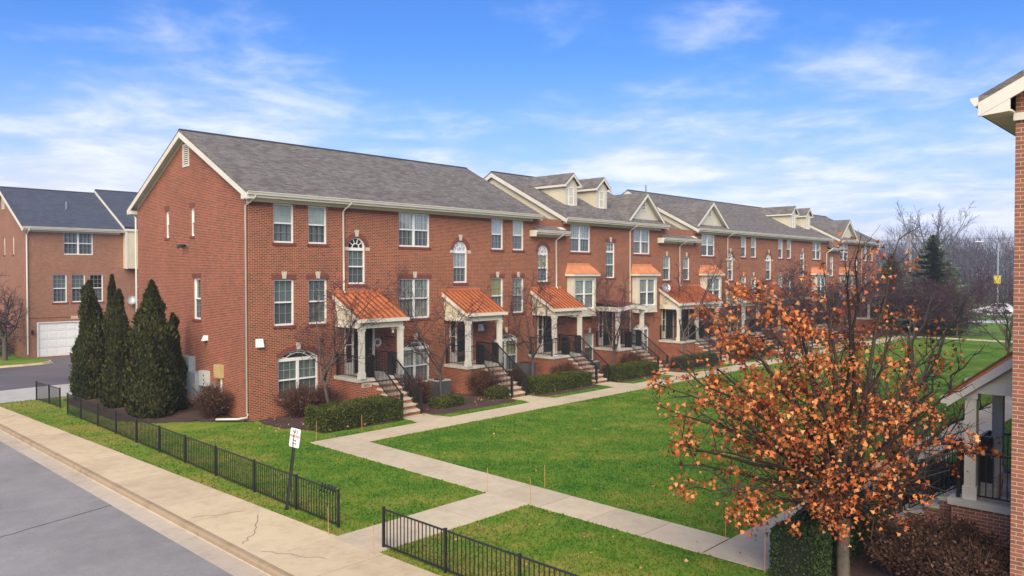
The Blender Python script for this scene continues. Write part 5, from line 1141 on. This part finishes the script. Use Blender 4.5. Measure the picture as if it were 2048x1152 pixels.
for i, x, y, s, sz, l in ((0, -.75, 1.6, 1.25, 1.15, 'brown twiggy shrub below the meter boxes by the gable downspout'), (0, 1.55, -.95, 1.35, 1.1, 'brown shrub under the arched ground window by the corner'), (0, 2.75, -.85, 1.2, 1.05, 'reddish brown shrub left of the first porch base'), (1, 4.3, -2.35, 1.0, .8, 'dark brown shrub against the first porch base'), (0, 6.75, -1.9, 1.2, 1.15, 'rusty shrub right of the first stair'), (0, 7.5, -1.1, .9, .9, 'rusty shrub under the white curtained arched window'), (0, 10.35, -2.4, 1.3, 1.1, 'rusty shrub before the second porch base'), (0, 13.3, -1.6, 1.0, 1.1, 'rusty shrub right of the second stair'), (0, 16.2, -2.5, 1.25, 1., 'rusty shrub before the third porch base'), (0, 22.3, -2.4, 1.3, 1., 'rusty shrub before the white canopy porch base'), (1, .8, -23.5, 1.25, 1.0, 'large dark brown shrub behind the maple trunk at the bottom right'), (1, 1.75, -24.0, 1.2, .95, 'dark brown shrub against the right porch base'), (1, .3, -24.7, 1.2, 1.0, 'dark brown shrub at the right house corner')):
    o = sps[i] if not su[i] else copy_tree(sps[i]); su[i] = True; o.location = (x, y, G+.08); o.rotation_euler = (0, 0, random.uniform(0, 6)); o.scale = (s, s, s*sz); tag(o, l, 'shrub', 'brown shrubs in the mulch beds')
# tree at the far left, before the house across the alley
random.seed(31); mbs = [MB(), MB()]; pr = dict(CRAB); pr['len'] = [1.9, .52, .5, .5]; pr['rmin'] = .006
t = thing('bare_tree', 'bare purplish tree on the grass island at the far left edge', 'tree', (-1.0, 32.4-1.6, G)); grow(mbs, Vector((-1.0, 30.8, G-.2)), Vector((-.06, 0, 1)), 2.0, .17, 0, pr, []); mbs[0].build('trunk', 'bark', t, True); mbs[1].build('crown', 'bark_purple', t)
# spruces
def spruce_proto(seed, H, R):
    r_ = random.Random(seed); t = bpy.data.objects.new('spruce_tree', None); COL.objects.link(t); V = []; k = MB(); k.tube([(0, 0, -.3), (0, 0, H*.5), (0, 0, H)], [.16, .1, .02], 6); k.build('trunk', 'bark', t)
    z = .5
    while z < H*.985:
        f = 1-z/H; L = R*f**.85*r_.uniform(.85, 1.1)+.12; nb = int(9+9*f)
        for i in range(nb):
            th = r_.uniform(0, 6.283); l = L*r_.uniform(.75, 1.12); d = Vector((math.cos(th), math.sin(th), 0)); s = Vector((-d.y, d.x, 0)); ns = max(4, int(l/.14))
            for j in range(ns):
                u = (j+.6)/ns; c_ = d*l*u+Vector((0, 0, z-.28*l*u+.20*l*u*u)); w_ = .30*(1.1-u)*min(1, l)+.10
                for e in (-1, 1):
                    tip = c_+s*e*w_+d*w_*.6+Vector((0, 0, -.10-r_.random()*.14)); V += [c_, c_+d*.14+Vector((0, 0, .03)), tip, c_-d*.05+s*e*w_*.5+Vector((0, 0, -.1))]
        z += .16+.10*f
    soup('foliage', [tuple(v) for v in V], 4, 'spruce', t); return t
sp = spruce_proto(4, 9.5, 4.8); sp.location = (65.5, -6.6, G); tag(sp, 'tall green spruce standing on the far lawn left of the lamp pole', 'spruce', 'spruces beyond the lawn')
s2 = copy_tree(sp); s2.location = (72.5, -.7, G); s2.scale = (.85, .85, .84); s2.rotation_euler = (0, 0, 2); tag(s2, 'smaller dim spruce behind the far end of the brick row', 'spruce', 'spruces beyond the lawn')
# tall bare tree and the woods
random.seed(9); mbs = [MB(), MB()]; pr = dict(CRAB); pr.update(seg=[5, 7, 5, 4, 3], up=[.1, .10, .05, .03, 0], wob=[.03, .08, .12, .16, .2], ang=[(12, 34), (20, 42), (25, 55), (30, 60)], len=[1.35, .42, .45, .5], kids=[5, (6, 7), (5, 6), (3, 4)], rmin=.018); pr['from'] = [.7, .3, .2, .1]
t = thing('bare_tree', 'tallest bare tree rising above the woods behind the spruce', 'tree', (117.4, 7.4, G)); grow(mbs, Vector((117.4, 7.4, G-.2)), Vector((0, 0, 1)), 7.6, .26, 0, pr, []); mbs[0].build('trunk', 'bark_far', t, True); mbs[1].build('crown', 'bark_far', t)
V = []; r_ = np.random.default_rng(77)
for i in range(300):
    x, y = r_.uniform(132, 200), r_.uniform(-95, 95); H = r_.uniform(9., 14.); n = 420
    z = r_.uniform(.02, 1, n)**.9*H; R = 3.6*np.sin(np.clip(z/H, .06, 1)*math.pi*.92)**.6+.3; th = r_.uniform(0, 6.283, n); q = R*np.sqrt(r_.uniform(0, 1, n)); b = np.stack([x+q*np.cos(th), y+q*np.sin(th), z], 1)
    d = np.stack([.55*np.cos(th), .55*np.sin(th), np.full(n, 1.)], 1)+r_.normal(0, .35, (n, 3)); d /= np.linalg.norm(d, axis=1)[:, None]; L = r_.uniform(.8, 2.6, n)[:, None]; w_ = r_.uniform(.018, .045, n)[:, None]; s = np.stack([-np.sin(th+1), np.cos(th+1), 0*th], 1)
    V.append(np.stack([b-s*w_, b+s*w_, b+d*L+s*w_*.4, b+d*L-s*w_*.4], 1).reshape(-1, 3))
    for a in range(3): th0 = 2.1*a; s0 = np.array([math.cos(th0), math.sin(th0), 0])*.13; V.append(np.array([[x, y, -.3]-s0, [x, y, -.3]+s0, [x+.2, y, H*.8]+s0*.2, [x+.2, y, H*.8]-s0*.2]))
# undergrowth along the edge of the woods
n = 14000; b = np.stack([r_.uniform(128, 140, n), r_.uniform(-95, 95, n), r_.uniform(-.3, 2.2, n)], 1); d = r_.normal(0, .5, (n, 3))+[0, 0, 1]; L = r_.uniform(.5, 1.6, n)[:, None]; s = np.tile([[.02, .03, 0]], (n, 1)); V.append(np.stack([b-s, b+s, b+d*L+s*.3, b+d*L-s*.3], 1).reshape(-1, 3))
tag(soup('woods', np.concatenate(V), 4, 'bark_far'), 'grey purple leafless woods across the far road', 'woods', kind='stuff')
# poles, wires and the far car park
up_ = thing('utility_pole', 'weathered wooden utility pole rising left of the spruce', 'pole', (103.4, 6.4, G)); k = MB(); k.tube([(103.4, 6.4, G-.3), (103.5, 6.5, 5), (103.6, 6.6, 10.9)], [.24, .20, .16], 9, True); k.build('pole', 'pole_wood', up_); k = MB(); k.tube([(103.6, 6.6, 10.85), (103.6, 6.6, 11.25)], .14, 8, True); k.build('cap', 'galv', up_); k = MB(); k.box(103.4, 103.52, 5.5, 7.7, 10.2, 10.33); k.build('crossarm', 'pole_wood', up_)
lp = thing('lamp_pole', 'grey double armed lamp pole near the right house wall', 'lamp pole', (91.7, -6.6, G)); k = MB(); k.tube([(91.7, -6.6, G-.2), (91.7, -6.6, 9.2)], [.13, .08], 8, True); k.build('pole', 'galv', lp)
for e in (-1, 1): k = MB(); k.tube([(91.7, -6.6, 9.1), (91.7+e*.9, -6.6-e*.95, 9.35), (91.7+e*1.35, -6.6-e*1.4, 9.35)], [.05, .045, .04], 6, True); k.build('arm', 'galv', lp); k = MB(); k.hexa([(91.7+e*1.3-.14, -6.6-e*1.35-.14, 9.26), (91.7+e*1.3+.14, -6.6-e*1.35-.14, 9.26), (91.7+e*1.8+.14, -6.6-e*1.9+.1, 9.30), (91.7+e*1.8-.14, -6.6-e*1.9+.1, 9.30), (91.7+e*1.3-.14, -6.6-e*1.35-.14, 9.42), (91.7+e*1.3+.14, -6.6-e*1.35-.14, 9.42), (91.7+e*1.8+.1, -6.6-e*1.9+.1, 9.40), (91.7+e*1.8-.1, -6.6-e*1.9+.1, 9.40)]); k.build('lamp_head', 'light_box', lp)
k = MB(); k.box(91.5, 91.56, -6.95, -6.25, 4.3, 5.3); k.build('yellow_sign', 'yellow', lp)
for i, (z, dy_, l) in enumerate(((10.3, -.7, 'top power line crossing the sky above the spruce'), (9.75, .6, 'second power line just below the top one'), (5.2, 0, 'lower cable crossing the woods at mid height'))):
    k = MB(); pts = [(103.6+(y-6.6)*.04, y+dy_*.2, z+.00022*((y-6.6) % 60-30)**2*1.0-.2) for y in range(-96, 97, 6)]; k.tube(pts, .022, 4); tag(k.build('power_line', 'black_metal'), l, 'wire', 'power lines by the woods')
def car(label, x, y, rz, mat, group):
    t = thing('parked_car', label, 'car', (0, 0, 0)); k = MB()
    k.prism([(-2.2, .35), (2.2, .35), (2.25, .62), (2.1, .88), (1.05, .98), (-1.75, 1.0), (-2.2, .92)], 'y', -.85, .85); k.hexa([(-1.7, -.80, .99), (1.05, -.80, .97), (1.05, .80, .97), (-1.7, .80, .99), (-1.2, -.62, 1.46), (.3, -.62, 1.46), (.3, .62, 1.46), (-1.2, .62, 1.46)]); k.build('body', mat, t)
    k = MB(); k.hexa([(-1.55, -.795, 1.03), (.9, -.795, 1.03), (.9, .795, 1.03), (-1.55, .795, 1.03), (-1.18, -.66, 1.40), (.32, -.66, 1.40), (.32, .66, 1.40), (-1.18, .66, 1.40)]); k.build('windows', 'dark_in', t)
    for a in (-1.35, 1.4):
        for b in (-1, 1): k = MB(); k.tube([(a, b*.70, .32), (a, b*.88, .32)], .32, 12, True); k.build('wheel', 'tyre', t)
    t.location = (x, y, G+.01); t.rotation_euler = (0, 0, rz); tag(t, None, None, group)
for i, (x, y, mt, l) in enumerate(((112, -2.5, 'car_white', 'white car parked farthest left beyond the spruce'), (112.5, .6+3, 'car_silver', 'silver car by the foot of the wooden pole'), (112, -8.0, 'car_white', 'white car just right of the spruce foot'), (112, -13.0, 'car_dark', 'dark car on the far road left of the lamp pole'), (98.5, -12.2, 'car_silver', 'silver blue car beside the right house wall'), (112.4, -17.4, 'car_white', 'white car farthest right by the house wall'))): car(l, x, y, math.pi/2+random.uniform(-.05, .05), mt, 'cars on the far road')
# grass blades on the near lawns, leaf litter
r_ = np.random.default_rng(4); N = 900000; X = r_.uniform(-6.8, 30, N); Y = r_.uniform(-26, 12, N); d2 = (X-CAMP.x)**2+(Y-CAMP.y)**2+20; keep = r_.uniform(0, 1, N) < np.clip(150/d2, 0, 1)
keep &= ~((Y < -13.6) & (Y > -15.07) & (X < .9)); keep &= X > (-5.16+(Y+11)*-.03)-.0; keep &= ~((X > -.44+(Y+5)*.004) & (X < 1.07-(-5-Y)*.022) & (Y < -4.97) & (Y > -21.3)); keep &= ~((Y > -6.29) & (Y < -4.97) & (X > -.4)); keep &= ~((Y > -21.3) & (Y < -19.92) & (X > -.5))
keep &= ~((Y > -4.37) & (X > .0)); keep &= ~((X > -3.8) & (X < 31) & (Y > -.2) & (Y < 11.6)) | ((X < -3.0) & (Y < 3)); keep &= ~((X > 0) & (Y > -4.4)); keep &= ~((X > -1.2) & (Y < -21.5) & (X < 12.2))
for s0, s1 in ((4.55, 5.66), (11.02, 12.1), (17.3, 18.4), (23.1, 24.2)): keep &= ~((X > s0-.25) & (X < s1+.3) & (Y > -5))
X, Y = X[keep], Y[keep]; n = len(X); th = r_.uniform(0, 6.283, n); h_ = r_.uniform(.025, .06, n); w_ = .010*(1+np.sqrt((X-CAMP.x)**2+(Y-CAMP.y)**2)/25); lx, ly = r_.normal(0, .025, n), r_.normal(0, .025, n)
V = np.stack([np.stack([X-np.cos(th)*w_, Y-np.sin(th)*w_, np.full(n, G-.005)], 1), np.stack([X+np.cos(th)*w_, Y+np.sin(th)*w_, np.full(n, G-.005)], 1), np.stack([X+lx, Y+ly, G+h_], 1)], 1)
tag(soup('grass', V.reshape(-1, 3), 3, 'blade'), 'short green grass on the near lawns', 'grass', kind='stuff')
n = 420; P = np.concatenate([np.stack([r_.uniform(-4.5, 6, n), r_.uniform(-24, -15.2, n), np.full(n, G+.035)], 1)[:230], np.stack([r_.uniform(-4, 18, n), r_.uniform(-19, -7, n), np.full(n, G+.04)], 1)[:40], np.stack([r_.uniform(-1, 20, n), r_.uniform(-4.3, -.3, n), np.full(n, G+.14)], 1)]); on = (P[:, 0] < .9) & (P[:, 0] > -.45) & (P[:, 1] < -5); P[on, 2] = G+.03
tag(leaves('fallen_leaves', P[~((P[:, 0] > -.6) & (P[:, 0] < 1.2) & (P[:, 1] > -20) & (P[:, 1] < -4.9) & (r_.uniform(0, 1, len(P)) < .9))], 'dry_leaf', .075, None, MAPLE, flat=.85), 'scattered dry leaves on the lawns and mulch', 'leaves', kind='stuff')

# ------------------------------------------------------------------ air
hm = bpy.data.materials.new('haze'); hm.use_nodes = True; t = hm.node_tree; t.nodes.clear(); M['haze'] = hm
pv = nd(t, 'ShaderNodeVolumePrincipled'); pv.inputs['Color'].default_value = (.86, .90, 1, 1); pv.inputs['Density'].default_value = .0009; pv.inputs['Anisotropy'].default_value = .2
o_ = nd(t, 'ShaderNodeOutputMaterial'); lk(t, pv.outputs[0], o_.inputs['Volume'])
hz = MB().box(-910, 910, -910, 910, -5, 21.5).build('haze', 'haze'); hz['kind'] = 'stuff'; hz['label'] = 'thin pale haze in the air'
SC.cycles.volume_bounces = 0
